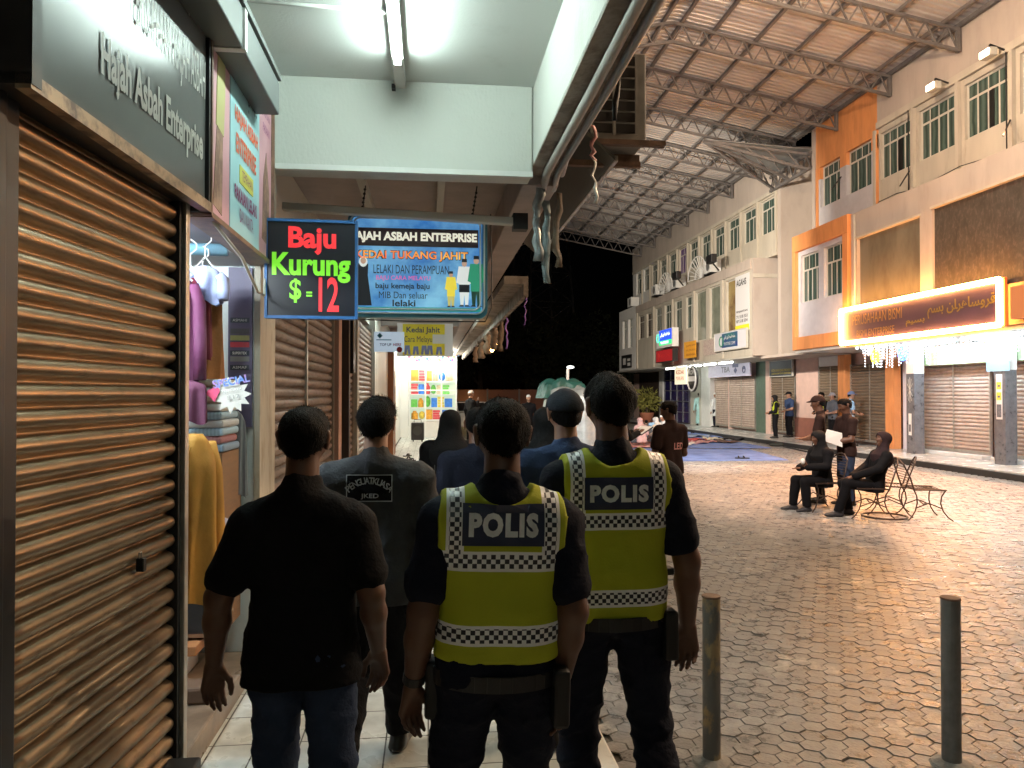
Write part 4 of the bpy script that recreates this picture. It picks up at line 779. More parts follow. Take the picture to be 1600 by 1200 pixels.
def strip(lab, x, y, z, ln, w, m, name='plastic_strip', grp='torn plastic strips hanging from the beam'):
    b = MB(); n = 9; vs = []
    for k in range(n):
        t_ = k/(n-1); ww = .6*w*(.6+.6*random.random()); dx = random.uniform(-.02, .02); dy = random.uniform(-.02, .02)
        vs += [(dx-ww/2, dy, -ln*t_), (dx+ww/2, dy+.02*random.random(), -ln*t_)]
    b.add(vs, [(2*k, 2*k+1, 2*k+3, 2*k+2) for k in range(n-1)]); o = b.build(name, m, None, smooth=True, loc=(x, y, z)); so = o.modifiers.new('thick', 'SOLIDIFY'); so.thickness = .004
    return tag(o, lab, 'plastic strip', grp)
strip('crumpled white and blue plastic hanging at the end of the beam', .78, 5.22, 3.15, .55, .12, M_plas); strip('grey blue rag of plastic under the end of the beam', .84, 5.25, 3.05, .6, .1, mat('blue_grey_rag', (.25, .32, .34), .5, var=.3, vs=12)); strip('brown rag hanging beside the blue grey plastic', .93, 5.28, 3.12, .55, .1, mat('brown_rag', (.18, .13, .09), .7, var=.3, vs=9))
strip('white plastic strip hanging before the condenser', 1.05, 4.6, 3.22, .35, .035, mat('white_plastic', (.66, .68, .66), .35)); strip('pink ribbon knot on the pipes', 1.0, 4.4, 3.3, .22, .04, mat('pink_ribbon', (.55, .25, .24), .5)); strip('long black cable strap hanging over the beam', .93, 3.55, 3.75, .75, .05, mat('black_strap', (.01, .01, .01), .6))
strip('purple ribbon at the edge of the far canopy', 1.2, 9.1, 3.0, .5, .03, mat('purple_ribbon', (.25, .12, .5), .5)); strip('smaller purple and white ribbon further along the canopy', 1.22, 11.5, 2.85, .5, .05, MC['purple_ribbon']); strip('brown bundle hanging from the far canopy', 1.2, 12.3, 2.86, .5, .14, MC['brown_rag'])
for k, yy in enumerate((13.5, 15, 17, 19)): strip(('tattered', 'crumpled', 'small', 'faded')[k]+' brown cloth decoration on the canopy edge, '+('first', 'second', 'third', 'last')[k]+' beyond the brown bundle', 1.2, yy, 2.86, .4, .25, MC['brown_rag'], 'cloth_decoration', 'cloth decorations on the canopy edge')
t = thing('bulb', 'warm yellow bulb glowing at the edge of the far canopy', 'lamp', (1.25, 14.0, 2.62)); E_warm = mat('lit_warm_bulb', (1, .8, .4), .4, emit=(1, .55, .16), es=30)
MB().ball((0, 0, 0), .05, 12).build('globe', E_warm, t, smooth=True); MB().tube([(0, 0, .05), (0, 0, .25)], .015, 6).build('cord', M_black, t)
MB().ball((-.05, 0, -.14), .035, 10).build('globe', E_warm, t, smooth=True)
# ---------------------------------------------------------------- open clothes shop
M_in = mat('lit_shop_tube', (1, 1, 1), .4, emit=(.85, .97, 1), es=150)
t = thing('tube_light', 'white lamp on the ceiling inside the open clothes shop', 'light', (-1.6, 3.45, 2.5)); MB().box(-.4, .35, -.02, .02, -.035, -.002).build('tube', M_in, t)
t = thing('board', 'dark violet board with small shop stickers on the side wall of the clothes shop', 'board', (-1.12, 4.54, 1.45)); t.scale = (.68, 1, 1)
MB().box(-.09, .11, -.025, 0, .0, .95).build('panel', mat('violet_board', (.10, .085, .16), .5, var=.1), t)
SK = [(.30, 'ASMAHI', (.02, .03, .05)), (.235, '', (.07, .07, .08)), (.195, '', (.30, .30, .12)), (.155, '', (.4, .04, .06)), (.105, 'SUPERTEX', (.02, .03, .05)), (.07, '', (.2, .2, .2)), (.02, 'ASMAF', (.02, .03, .05))]
for i, (z, s, c) in enumerate([(a_+.2, b_, c_) for a_, b_, c_ in SK]):
    b = MB(); b.box(-.07, .09, -.03, -.026, z+.12, z+.15); b.build('sticker', mat('sticker_%s' % ('navy' if s else 'plain_'+'abcdefg'[i]), c, .4), t)
    if s: l = MB(); letter(l, s, (-.05, -.03, z+.127), FX, FZ, .12, .016, lift=.003); l.build('lettering', M_white, t)
t = thing('price_star', 'white starburst price tag with a pink heart on the side wall', 'price tag', (-1.04, 4.05, 1.655), R(8)); t.scale = (.62,)*3; t.rotation_euler = (0, R(-12), R(8))
MB().poly(starpts(.16, .105, 11), (0, -.02, -.02), FX, FZ, .006).build('star', mat('white_card', (.78, .78, .74), .6), t)
b = MB(); b.poly(circ((-.16, .03), .035)+[], (0, -.03, 0), FX, FZ, .004); b.poly(circ((-.12, .04), .035), (0, -.031, 0), FX, FZ, .004); b.poly([(-.19, .02), (-.09, .03), (-.145, -.05)], (0, -.032, 0), FX, FZ, .004); b.build('heart', mat('hot_pink_card', (.75, .10, .22), .5), t)
l = MB(); letter(l, 'SPECIAL', (-.13, -.03, .06), FX, FZ, .3, .07, off=.03); l.build('lettering', mat('blue_pink_letters', (.15, .3, .75), .5, col2=(.7, .25, .5), vs=14), t); l = MB(); letter(l, 'BAJU MELAYU', (-.08, -.026, .0), FX, FZ, .17, .03); letter(l, '$12', (-.04, -.026, -.06), FX, FZ, .1, .04); l.build('lettering', mat('soft_grey_print', (.4, .4, .38), .6), t)
def garment(lab, loc, w, d, ln, m, sleeves=True, folds=7, rz=0., grp='clothes hanging in the open shop', slen=.5, name='shirt', hanger=True, sw=.042):
    t = thing(name, lab, 'clothes', loc, rz, grp); n = 56; b = MB(); K = 22
    ph = [random.uniform(0, 6) for _ in range(4)]
    for k in range(K+1):
        z = -ln*k/K; u = k/K
        ww = w*(.28+.72*min(1, u*7)**.55)*(1+.12*u); dd = d*(.5+.5*min(1, u*5))
        for j in range(n):
            a = 2*math.pi*j/n; f = 1+.10*min(1, u*2.5)*math.sin(folds*a+ph[0]+1.2*u)+.05*math.sin(3*a+ph[1]+3*u)
            b.v.append((ww*math.cos(a)*f, dd*math.sin(a)*f*(1+.25*u*math.sin(5*a+ph[2])), z-.012*math.sin(4*a+ph[3])*u))
    for k in range(K):
        for j in range(n): p, q = k*n+j, k*n+(j+1) % n; b.f.append((p, p+n, q+n, q)); b.m.append(0)
    b.f.append(tuple(range(n))); b.m.append(0)
    b.build('body', m, t, smooth=True)
    if sleeves:
        for s in (-1, 1):
            pts = [(s*w*.8, 0, -.05), (s*w*1.15, .0, -.2*slen-.05), (s*w*1.22, -.02, -.6*slen-.05), (s*w*1.2, -.03, -slen-.05)]
            MB().tube(pts, [sw*.9, sw, sw*.85, sw*.8], 12).build('sleeve', m, t, smooth=True)
    if hanger:
        b = MB(); b.tube([(-w*.85, 0, -.03), (0, 0, .05), (w*.85, 0, -.03)], .006, 6); b.tube([(0, 0, .05), (0, 0, .11), (.03, 0, .14), (.03, 0, .17), (0, 0, .19)], .004, 6); b.build('hanger', mat('white_hanger', (.6, .6, .6), .4), t)
    return t
Mcl = lambda n, c: mat(n, c, .75, var=.18, vs=6, bump=.25, bs=25)
garment('long purple tunic hanging closest to the near shutter post', (-1.30, 3.98, 2.27), .09, .05, .56, Mcl('purple_cloth', (.11, .022, .075)), rz=R(30)); garment('dark red tunic half hidden behind the purple one', (-1.275, 4.12, 2.29), .095, .05, .45, Mcl('maroon_cloth', (.16, .012, .03)), rz=R(20), sleeves=False)
garment('long rust brown tunic hanging beside the violet board', (-1.25, 4.25, 2.28), .10, .055, .56, Mcl('rust_cloth', (.30, .11, .025)), rz=R(10), sleeves=False); garment('pale blue child shirt with short sleeves on a wire hanger', (-1.205, 4.14, 2.34), .075, .045, .2, Mcl('pale_blue_cloth', (.36, .42, .66)), rz=R(15), slen=.13, sw=.04)
garment('mustard yellow long sleeved shirt hanging low by the near shutter post', (-1.10, 3.62, 1.46), .10, .09, .78, Mcl('mustard_cloth', (.42, .21, .03)), rz=R(62), slen=.66, sw=.05, hanger=False)
garment('brown trousers hanging under the purple tunic', (-1.24, 4.0, 1.72), .08, .05, .22, Mcl('plum_cloth', (.09, .02, .055)), sleeves=False, hanger=False, name='trousers')
garment('grey striped scarf hanging on the side wall below the price tag', (-1.13, 4.48, 1.55), .06, .03, .5, mat('grey_stripe_cloth', (.22, .24, .25), .8, wave=('X', 14, 2, (.12, .13, .15))), sleeves=False, folds=9, hanger=False, name='scarf'); garment('dark violet thin scarf under the grey striped one', (-1.16, 4.48, 1.35), .03, .02, .4, Mcl('violet_cloth', (.10, .05, .10)), sleeves=False, hanger=False, name='scarf')
t = thing('rail', 'pale blue pipe that the clothes hang from', 'rail', (0, 0, 0)); MB().tube([(-2.2, 4.2, 2.46), (-1.13, 4.3, 2.46)], .035, 12).build('pipe', mat('pale_blue_pipe', (.25, .52, .68), .35), t, smooth=True)
sf = thing('shelf', 'wooden shelf unit with cloth goods behind the mustard shirt', 'shelf', (-1.33, 4.3, .35)); M_wd = mat('brown_shelf_wood', (.22, .12, .06), .6, var=.25, vs=4, stretch=(1, 1, 6))
for x in (-.3, .2): MB().box(x, x+.03, -.2, .2, 0, .98).build('side_panel', M_wd, sf)
for z in (0, .5, .95): MB().box(-.27, .2, -.2, .2, z, z+.03).build('board', M_wd, sf)
cols = [('white', (.6, .62, .6)), ('cream', (.55, .5, .4)), ('light blue', (.35, .5, .62)), ('pale grey', (.45, .48, .5)), ('red striped', (.42, .2, .22)), ('checked blue', (.25, .36, .5))]
for k in range(9):
    nm, c = cols[[5, 4, 2, 3, 2, 0, 1, 0, 1][k]]; o = MB().box(-.17, .17, -.17, .17, -.021, .021).build('folded_cloth', mat('cloth_'+nm.replace(' ', '_'), c, .8, wave=('X', 16, .5, tuple(.8*q for q in c)) if k < 3 else None), None, bevel=.014, loc=(-1.27+random.uniform(-.01, .01), 4.27, 1.355+.044*k))
    tag(o, nm+' folded cloth, '+('lowest', 'second', 'third', 'fourth', 'fifth', 'sixth', 'seventh', 'eighth', 'topmost')[k]+(' from the bottom' if 0 < k < 8 else '')+' of the stack on the wooden shelf', 'folded cloth', 'folded cloths stacked on the shelf')
for k, (c, z) in enumerate(((('grey white', (.5, .48, .5)), 1.18), (('blue grey', (.3, .34, .5)), .95))):
    o = MB().ball((0, 0, 0), .14, 14, sc=(1, .8, .4)).build('bundle', mat('bundle_'+c[0].replace(' ', '_'), c[1], .8, bump=1, bs=12), None, smooth=True, loc=(-1.3+.08*k, 4.16, z+.03 if k == 0 else z)); tag(o, c[0]+' crumpled cloth bundle on the shelf behind the mustard shirt', 'cloth bundle')
t = thing('bag', 'purple bag with a white rim standing under the mustard shirt', 'bag', (-1.42, 4.05, .34)); MB().lathe([(.08, 0), (.11, .02), (.1, .2), (.09, .24)], (0, 0, 0), 12).build('body', mat('purple_bag', (.10, .03, .26), .5), t, smooth=True); MB().lathe([(.095, .24), (.098, .27), (.09, .28)], (0, 0, 0), 12).build('rim', M_white, t)
t = thing('bag', 'black bag standing right of the purple bag', 'bag', (-1.25, 4.2, .34)); MB().box(-.1, .1, -.1, .1, 0, .3).build('body', M_black, t, bevel=.03); MB().box(-.1, .1, -.104, -.101, .2, .22).build('white_tape', M_white, t)
o = MB().box(-.5, .2, -.15, .15, 0, .05).build('plank', mat('orange_wood', (.35, .15, .06), .6, var=.2, stretch=(.4, 4, 4)), None, loc=(-1.4, 4.15, .285), bevel=.004); tag(o, 'orange brown wooden plank under the bags', 'plank')
o = MB().box(-.3, .3, -.14, .14, 0, .165).build('crate', M_white, None, loc=(-1.6, 4.25, .12), bevel=.01); tag(o, 'white box base under the plank', 'box')
o = MB().box(-.12, .12, -.07, .07, 0, .085).build('brick_block', mat('brown_block', (.12, .075, .05), .7, var=.2), None, loc=(-1.2, 3.85, .12), bevel=.015); tag(o, 'brown block lying on the shop step', 'block')
o = MB().poly([(-.04, -.02), (.03, -.025), (.05, .01), (0, .03)], (0, 0, 0), (1, 0, 0), (0, 1, 0), .003).build('paper_scrap', M_white, None, loc=(-1.13, 3.45, .126)); tag(o, 'small white scrap of paper on the shop step', 'paper')
# ---------------------------------------------------------------- far end of the walk: lit shop
E_strip2 = mat('added_case_tube', (1, 1, 1), .4, emit=(.88, 1, .95), es=130)
k = thing('display_case', 'brightly lit glass shop front with shelves at the end of the walk', 'shop front', (-.75, 28, 0))
MB().box(0, 1.8, .7, .75, .4, 3.5).build('back_panel', mat('self_glowing_back_panel', (.5, .55, .45), .6, emit=(.8, 1, .8), es=.3), k)  # panel emits by itself to imitate lamp light on it
MB().box(.1, 1.7, -.35, -.3, 3.4, 3.44).build('tube', E_strip2, k)  # tube added to light the fronts of the goods
b = MB()
for x in (0, .6, 1.2, 1.76): b.box(x, x+.05, 0, .05, .0, 3.5)
b.box(-.32, -.01, 0, .05, 0, 3.5)
for z in (.62, 1.75, 2.6, 3.4): b.box(.05, 1.76, .004, .046, z, z+.05)
b.build('frame', mat('white_lit_frame', (.8, .82, .8), .5), k)
for z in (1.1, 1.6, 2.1): MB().box(.05, 1.76, .1, .65, z, z+.03).build('shelf', M_white, k)
MB().box(.05, 1.76, .05, .69, .0, .6).build('base', M_white, k)
gc = [('orange', (.8, .4, .05)), ('blue', (.03, .2, .75)), ('green', (.15, .6, .1)), ('yellow', (.8, .65, .1)), ('red', (.75, .08, .1)), ('cream', (.7, .6, .4))]
for r_, z in ((0, .67), (1, 1.13), (2, 1.63), (3, 2.13)):
    x = -.67
    for c in range(6):
        nm, cc = gc[(r_*2+c*3+(r_*c) % 2+c//3) % 6]; h = random.uniform(.30, .44); wd = random.uniform(.2, .29); dp = random.uniform(.1, .18); b = MB()
        q = (r_*3+c*2) % 5
        if q == 0: b.lathe([(wd*.42, 0), (wd*.48, .03), (wd*.46, h*.7), (wd*.25, h*.85), (wd*.25, h)], (0, 0, 0), 14)
        elif q == 1:
            for k in range(4): b.box(-wd/2, wd/2-.02*k % .05, -dp, dp, k*h/4, (k+.86)*h/4)
        elif q == 2: b.ball((0, 0, h*.5), h*.5, 12, sc=(wd/h*.95, .8, 1))
        else: b.box(-wd/2, wd/2, -dp, dp, 0, h)
        o = b.build('goods_pack', mat('goods_'+nm, cc, .45, var=.25, vs=11), None, loc=(x+wd/2, 28.33, z), bevel=.015 if q > 2 else 0); x += wd+random.uniform(.0, .025)
        tag(o, nm+(' jar', ' pile', ' round bundle', ' pack', ' box')[q]+' on the '+('bottom', 'second', 'third', 'top')[r_]+' shelf of the lit front, '+('leftmost', 'second from the left', 'third from the left', 'third from the right', 'second from the right', 'rightmost')[c], 'goods', 'goods on the shelves of the lit shop front')
t = thing('bulb', 'glaring white bulb hanging before the lit shop front', 'lamp', (.21, 25, 2.8)); MB().ball((0, 0, 0), .075, 12).build('globe', mat('lit_white_bulb', (1, 1, 1), .4, emit=(1, .93, .75), es=700), t, smooth=True); MB().tube([(0, 0, .07), (0, 0, .62)], .012, 6).build('cord', M_black, t)
t = thing('garland', 'colourful paper garland hanging above the lit shop front', 'garland', (0, 0, 0))
for i in range(26):
    b = MB(); c = random.choice(gc); x = -.7+1.75*i/25; b.ball((x, 26.5+random.uniform(-.2, .2), 2.95+.12*math.sin(i*1.1)), .05, 6); b.build('paper_flower', mat(('pink', 'blue', 'violet', 'yellow')[i % 4]+'_garland', ((.8, .2, .35), (.1, .3, .8), (.4, .2, .7), (.8, .7, .2))[i % 4], .6), t)
t = thing('speaker', 'black portable loudspeaker on wheels on the walk by the brown post', 'speaker', (-.38, 25.5, 0)); MB().box(-.22, .22, -.15, .15, .06, .66).build('cabinet', M_black, t, bevel=.03); MB().tube([(0, -.155, .38), (0, -.16, .38)], .16, 16).build('cone', mat('speaker_grille', (.03, .03, .03), .4), t); 
for s in (-1, 1): MB().tube([(s*.15-.02, 0, .05), (s*.15+.02, 0, .05)], .05, 12).build('wheel', M_black, t)
b = MB(); b.tube([(-.12, .1, .66), (-.12, .1, .75), (.12, .1, .75), (.12, .1, .66)], .012, 6); b.build('handle', M_black, t)
def slipper(lab, loc, rz, m, grp):
    t = thing('slipper', lab, 'shoe', loc, rz, grp); MB().poly([(-.04, -.12), (.04, -.12), (.05, .06), (.035, .13), (-.03, .13), (-.045, .06)], (0, 0, .022), (1, 0, 0), (0, 1, 0), .022).build('sole', m, t); MB().tube([(-.045, .02, .02), (-.02, .04, .06), (.02, .04, .06), (.045, .02, .02)], .018, 6).build('strap', m, t); return t
for i, (x, y) in enumerate(((-.56, 19.6), (-.50, 18.6), (-.62, 17.8), (-.42, 18.2))):
    slipper('black slipper on the tiled walk, '+('furthest of four', 'second furthest of four', 'left one of the nearer two', 'right one of the nearer two')[i], (x, y, 0), random.uniform(-1, 1), M_black, 'slippers on the tiled walk')
# ---------------------------------------------------------------- plaza furniture
M_gal = mat('galvanised_bollard', (.22, .24, .25), .45, metal=.7, var=.25, vs=12, bump=.1)
M_bol = mat('peeling_bollard', (.18, .19, .19), .5, metal=.3, col2=(.42, .34, .20), var=.25, vs=7, lo=.5, hi=.56, bump=.3, stretch=(1, 1, .6))
for lab, p, m in (('steel pipe bollard with peeling yellow paint by the officer on the right', at(1112, 1190, Z=PL), M_bol), ('plain grey steel pipe bollard at the right of the picture', at(1487, 1195, Z=PL), M_gal)):
    t = thing('bollard', lab, 'bollard', p, .7, 'pipe bollards along the walk'); MB().tube([(0, 0, 0), (0, 0, .4), (.002, 0, .8)], .043, 24).build('pipe', m, t, smooth=False); MB().lathe([(.043, .8), (.046, .802), (.044, .81), (.03, .812)], (0, 0, 0), 24).build('cap', mat('rusty_cap', (.14, .08, .05), .7, var=.3, vs=20), t); 
    b = MB(); b.lathe([(.105, -.01), (.09, .010), (.06, .02), (.044, .025)], (0, 0, 0), 11); b.build('concrete_foot', mat('white_concrete', (.32, .31, .29), .8, var=.2, vs=12, bump=.5), t)
M_iron = mat('dark_wrought_iron', (.05, .03, .022), .5, metal=.4, var=.3, vs=15)
def chair(lab, loc, rz):
    t = thing('iron_chair', lab, 'chair', loc, rz, 'wrought iron chairs on the plaza')
    b = MB()
    for k in range(11): y = -.2+.4*k/10; b.tube([(-.24, y, .43-.01*math.sin(k)), (0, y, .425), (.24, y, .43)], .0055, 5)
    for s in (-1, 1): b.tube([(s*.24, -.22, .43), (s*.25, 0, .435), (s*.24, .22, .43)], .011, 6)
    b.build('seat', M_iron, t)
    b = MB()
    for s in (-1, 1): b.tube([(s*.24, -.21, .43), (s*.25, -.26, .6), (s*.2, -.33, .78), (s*.08, -.36, .86), (0, -.365, .87)], .011, 6)
    for k in range(10): z = .47+.04*k; w = .24 if k < 6 else .24-.03*(k-5); b.tube([(-w, -.215-.045*k/3, z), (w, -.215-.045*k/3, z)], .005, 5)
    b.build('backrest', M_iron, t)
    for sx in (-1, 1):
        for sy in (-1, 1): MB().tube([(sx*.24, sy*.21, .43), (sx*.215, sy*.165, .34), (sx*.205, sy*.155, .24), (sx*.215, sy*.185, .13), (sx*.24, sy*.24, .05), (sx*.275, sy*.30, 0)], .0095, 6).build('leg', M_iron, t)
    b = MB()
    for sx in (-1, 1): b.tube([(sx*.205, -.17, .17), (sx*.2, 0, .24), (sx*.205, .17, .17)], .009, 6)
    b.tube([(-.2, 0, .24), (0, 0, .2), (.2, 0, .24)], .009, 6); b.build('stretcher', M_iron, t); return t
chair('iron chair under the woman sitting at the left', (6.05, 10.85, PL), R(92)); chair('iron chair under the woman leaning back on the right', (6.42, 10.15, PL), R(70)); chair('empty iron chair just behind the leaning woman', (6.85, 10.35, PL), R(60)); chair('empty iron chair furthest right of the group', (7.12, 9.95, PL), R(-105))
t = thing('iron_hoop', 'round iron hoop lying under the chairs', 'wheel rim', (6.55, 10.0, PL+.03)); b = MB(); b.tube([(.3*math.cos(a*.314), .3*math.sin(a*.314), 0) for a in range(21)], .014, 6); b.build('rim', M_iron, t)
M_mat = mat('blue_floor_mat', (.16, .25, .56), .7, col2=(.09, .15, .40), var=.2, vs=1.6, bump=.4, bs=9)
def matt(lab, pts, m, z=.01):
    V = [at(x, y, Z=PL+z) for x, y in pts]; c = sum(V, Vector())/len(V); bb = MB(); n = len(V)
    bb.add([v-c+Vector((0, 0, .008)) for v in V]+[v-c-Vector((0, 0, .006)) for v in V], [tuple(range(n)), tuple(reversed(range(n, 2*n)))]+[(i, i+n, (i+1) % n+n, (i+1) % n) for i in range(n)])
    return tag(bb.build('floor_mat', m, None, loc=c), lab, 'mat', 'floor mats on the plaza')
matt('large blue mat nearest on the plaza', [(860, 722), (1232, 719), (1170, 702), (900, 700)], M_mat); matt('second blue mat behind the large one, pointing towards the right walk', [(900, 698), (1160, 700), (1205, 700), (1120, 685), (900, 684)], M_mat, .03); matt('pink and red rug under the seated people', [(860, 699), (1075, 698), (1060, 682), (880, 682)], mat('pink_rug', (.38, .12, .13), .8, col2=(.5, .34, .3), vs=6, lo=.5, hi=.52), .05)
matt('far blue mat before the shoes', [(1000, 683), (1130, 684), (1105, 675), (1010, 674)], M_mat, .02)
for i in range(14):
    p = at(1078+random.uniform(0, 48), 673+random.uniform(0, 5), Z=PL); slipper('dark shoe in the pile at the edge of the mats', (p.x, p.y, PL+.035), random.uniform(0, 6), M_black, 'shoes piled at the edge of the mats')
for i, (px, py) in enumerate(((1156, 718), (1164, 718))): p = at(px, py, Z=PL); slipper('black shoe at the front edge of the large mat, '+('left one', 'right one')[i], (p.x, p.y, PL+.03), 1.2+i*.3, M_black, 'pair of shoes at the front of the mat')
for i, (px, py) in enumerate(((1170, 671), (1178, 671))): p = at(px, py, Z=0); slipper('black shoe on the far walk before the pink pillar, '+('left one', 'right one')[i], (p.x, p.y, .0), 1.4, M_black, 'shoes on the far walk')
p = at(1215, 697, Z=PL); o = MB().ball((0, 0, .05), .2, 12, sc=(1.6, 1, .35)).build('cloth_heap', mat('dark_heap', (.03, .035, .03), .9, var=.4), None, smooth=True, loc=p); tag(o, 'dark heap of cloth at the kerb before the right walk', 'cloth heap')
t = thing('cable', 'black cable lying along the right kerb', 'cable', (0, 0, 0)); MB().tube([at(1225, 698, Z=PL+.02), at(1262, 706, Z=PL+.02), at(1300, 708, Z=PL+.02), at(1360, 716, Z=PL+.02)], .02, 6).build('cable', M_black, t, smooth=True)
for i, (px, py, nm, c) in enumerate(((1078, 690, 'red', (.35, .06, .06)), (1095, 694, 'pink striped', (.5, .28, .28)), (1112, 689, 'cream', (.5, .44, .34)), (1128, 693, 'dark brown', (.10, .06, .05)), (1088, 684, 'grey blue', (.2, .25, .35)), (1145, 688, 'black', (.02, .02, .025)), (1068, 697, 'white', (.6, .6, .6)))):
    p = at(px, py, Z=PL); V = []; q = 9
    for a in range(q+1):
        for b_ in range(q+1): V.append((-.55+1.1*a/q+.06*math.sin(b_*1.3+i), -.3+.6*b_/q+.05*math.sin(a+i*2), .05+.05*math.sin(a*1.1+i)*math.cos(b_*.9+i)+.02*random.random()))
    o = MB().add(V, [(a*(q+1)+b_, (a+1)*(q+1)+b_, (a+1)*(q+1)+b_+1, a*(q+1)+b_+1) for a in range(q) for b_ in range(q)]).build('prayer_rug', mat('rug_'+nm.replace(' ', '_'), c, .85, var=.3, vs=9), None, smooth=True, loc=(p.x, p.y, PL+.03)); o.rotation_euler = (0, 0, i*.7); so = o.modifiers.new('thick', 'SOLIDIFY'); so.thickness = .01
    tag(o, nm+' crumpled rug lying on the blue mats right of the LED shirt', 'rug', 'rugs strewn on the blue mats')
# stall under tarpaulins, lamp post, hoarding, pylon, car
t = thing('tarpaulin', 'crumpled silver sheet draped over the stall on the plaza', 'tarpaulin', (4.85, 24, PL))
def drape(w, d, h, seed, n=26):
    rr = np.random.default_rng(seed); bb = MB(); ph = rr.uniform(0, 6, 8)
    for i in range(n+1):
        for j in range(n+1):
            u, v = i/n*2-1, j/n*2-1; e = max(abs(u), abs(v)); hh = h if e < .8 else h*(1-((e-.8)/.2)**1.2*.95)
            hh += .05*math.sin(7*u+ph[0]+3*v)+.05*math.sin(5*v+ph[1]-4*u)-.12*abs(u)*h*.5; k = .75+.25*e
            bb.v.append((u*w*k+.05*math.sin(9*v+ph[2]), v*d*k+.05*math.sin(9*u+ph[3]), max(.03, hh)))
    for i in range(n):
        for j in range(n): a = i*(n+1)+j; bb.f.append((a, a+n+1, a+n+2, a+1)); bb.m.append(0)
    return bb
drape(1.15, .8, 2.0, 3).build('sheet', mat('silver_sheet', (.30, .34, .34), .4, metal=.3, var=.2, vs=4, bump=1, bs=6), t, smooth=True)
t = thing('tarpaulin', 'teal tarpaulin thrown over the top of the silver sheet', 'tarpaulin', (4.45, 24.5, PL+1.62)); drape(.75, .7, .62, 5).build('sheet', mat('teal_sheet', (.012, .075, .062), .5, var=.2, vs=4, bump=1, bs=6), t, smooth=True)
t = thing('lamp_post', 'short white lamp post rising behind the teal tarpaulin', 'lamp post', (4.95, 26, PL)); MB().tube([(0, 0, 0), (0, 0, 2.7)], .05, 10).build('pole', M_white, t); MB().ball((.1, 0, 2.75), .09, 8, sc=(1.6, 1, .6)).build('lamp_head', mat('lit_far_lamp', (1, 1, 1), .4, emit=(.9, 1, .95), es=1.5), t)
t = thing('hoarding', 'long brown hoarding closing the far end of the plaza', 'fence', (0, 0, 0)); M_ho = mat('brown_hoarding', (.20, .08, .05), .7, var=.2, vs=.8)
MB().box(1.6, 12, 46, 46.1, PL, 1.9).build('panel', M_ho, t)
for k in range(6): MB().box(1.6+k*2, 1.7+k*2, 45.94, 45.995, PL, 1.95).build('post', M_steel, t)
o = MB().box(2.05, 3.1, 44.9, 44.95, .5, 1.15).build('lit_panel', emat('lit_yellow_panel', (1, .75, .3), 1.6), None); tag(o, 'glowing pale yellow panel behind the man in the white cap', 'panel')
cr = thing('parked_car', 'white parked car half hidden by the lit shop front', 'car', (1.75, 34, PL), R(12)); M_car = mat('white_car_paint', (.7, .7, .7), .25, coat=.6)
prof_c = [(-2.0, .35), (-2.05, .75), (-1.7, .95), (-1.2, 1.0), (-.6, 1.42), (.6, 1.45), (1.3, 1.02), (1.95, .92), (2.05, .6), (2.0, .35)]
MB().poly(prof_c, (-.8, 0, 0), (0, 1, 0), (0, 0, 1), -1.6).build('body', M_car, cr, bevel=.08)
for s in (-1, 1):
    MB().poly([(-1.0, 1.0), (-.55, 1.36), (.5, 1.38), (1.1, 1.02)], (s*.815, 0, 0), (0, 1, 0), (0, 0, 1), .01).build('side_window', M_black, cr)
    for y in (-1.3, 1.3): MB().tube([(s*.82-.1, y, .31), (s*.82+.02, y, .31)], .31, 18).build('wheel', M_black, cr)
    MB().box(s*.6-.15, s*.6+.15, -2.075, -2.0, .62, .76).build('headlight', mat('lamp_glass', (.7, .7, .7), .1), cr)
MB().add([(-.7, -1.22, 1.03), (.7, -1.22, 1.03), (.62, -.68, 1.39), (-.62, -.68, 1.39)], [(0, 1, 2, 3)]).build('windscreen', M_black, cr)
b = MB(); py = thing('pylon', 'tall lattice steel tower against the night sky', 'tower', (11.5, 75, PL), .3)
def lw(z): return 3.0-z*.055
zs_ = [0, 4, 7.5, 11, 14, 17, 20, 23, 26, 29, 32]
for sx in (-1, 1):
    for sy in (-1, 1): b.bar((sx*lw(0), sy*lw(0), 0), (sx*lw(32), sy*lw(32), 32), .16)
for z0, z1 in zip(zs_, zs_[1:]):
    w0, w1 = lw(z0), lw(z1)
    for A, B in (((-1, -1), (1, -1)), ((1, -1), (1, 1)), ((1, 1), (-1, 1)), ((-1, 1), (-1, -1))):
        b.bar((A[0]*w0, A[1]*w0, z0), (B[0]*w1, B[1]*w1, z1), .08); b.bar((B[0]*w0, B[1]*w0, z0), (A[0]*w1, A[1]*w1, z1), .08); b.bar((A[0]*w1, A[1]*w1, z1), (B[0]*w1, B[1]*w1, z1), .08)
b.build('lattice', M_steel, py); MB().box(-3.2, 3.2, -3.2, 3.2, -.05, .3).build('footing', M_dirt, py)
M_leaf = mat('dark_night_foliage', (.016, .022, .010), .8, col2=(.035, .042, .018), vs=.7); M_bark = mat('dark_bark', (.08, .06, .045), .9, var=.3)
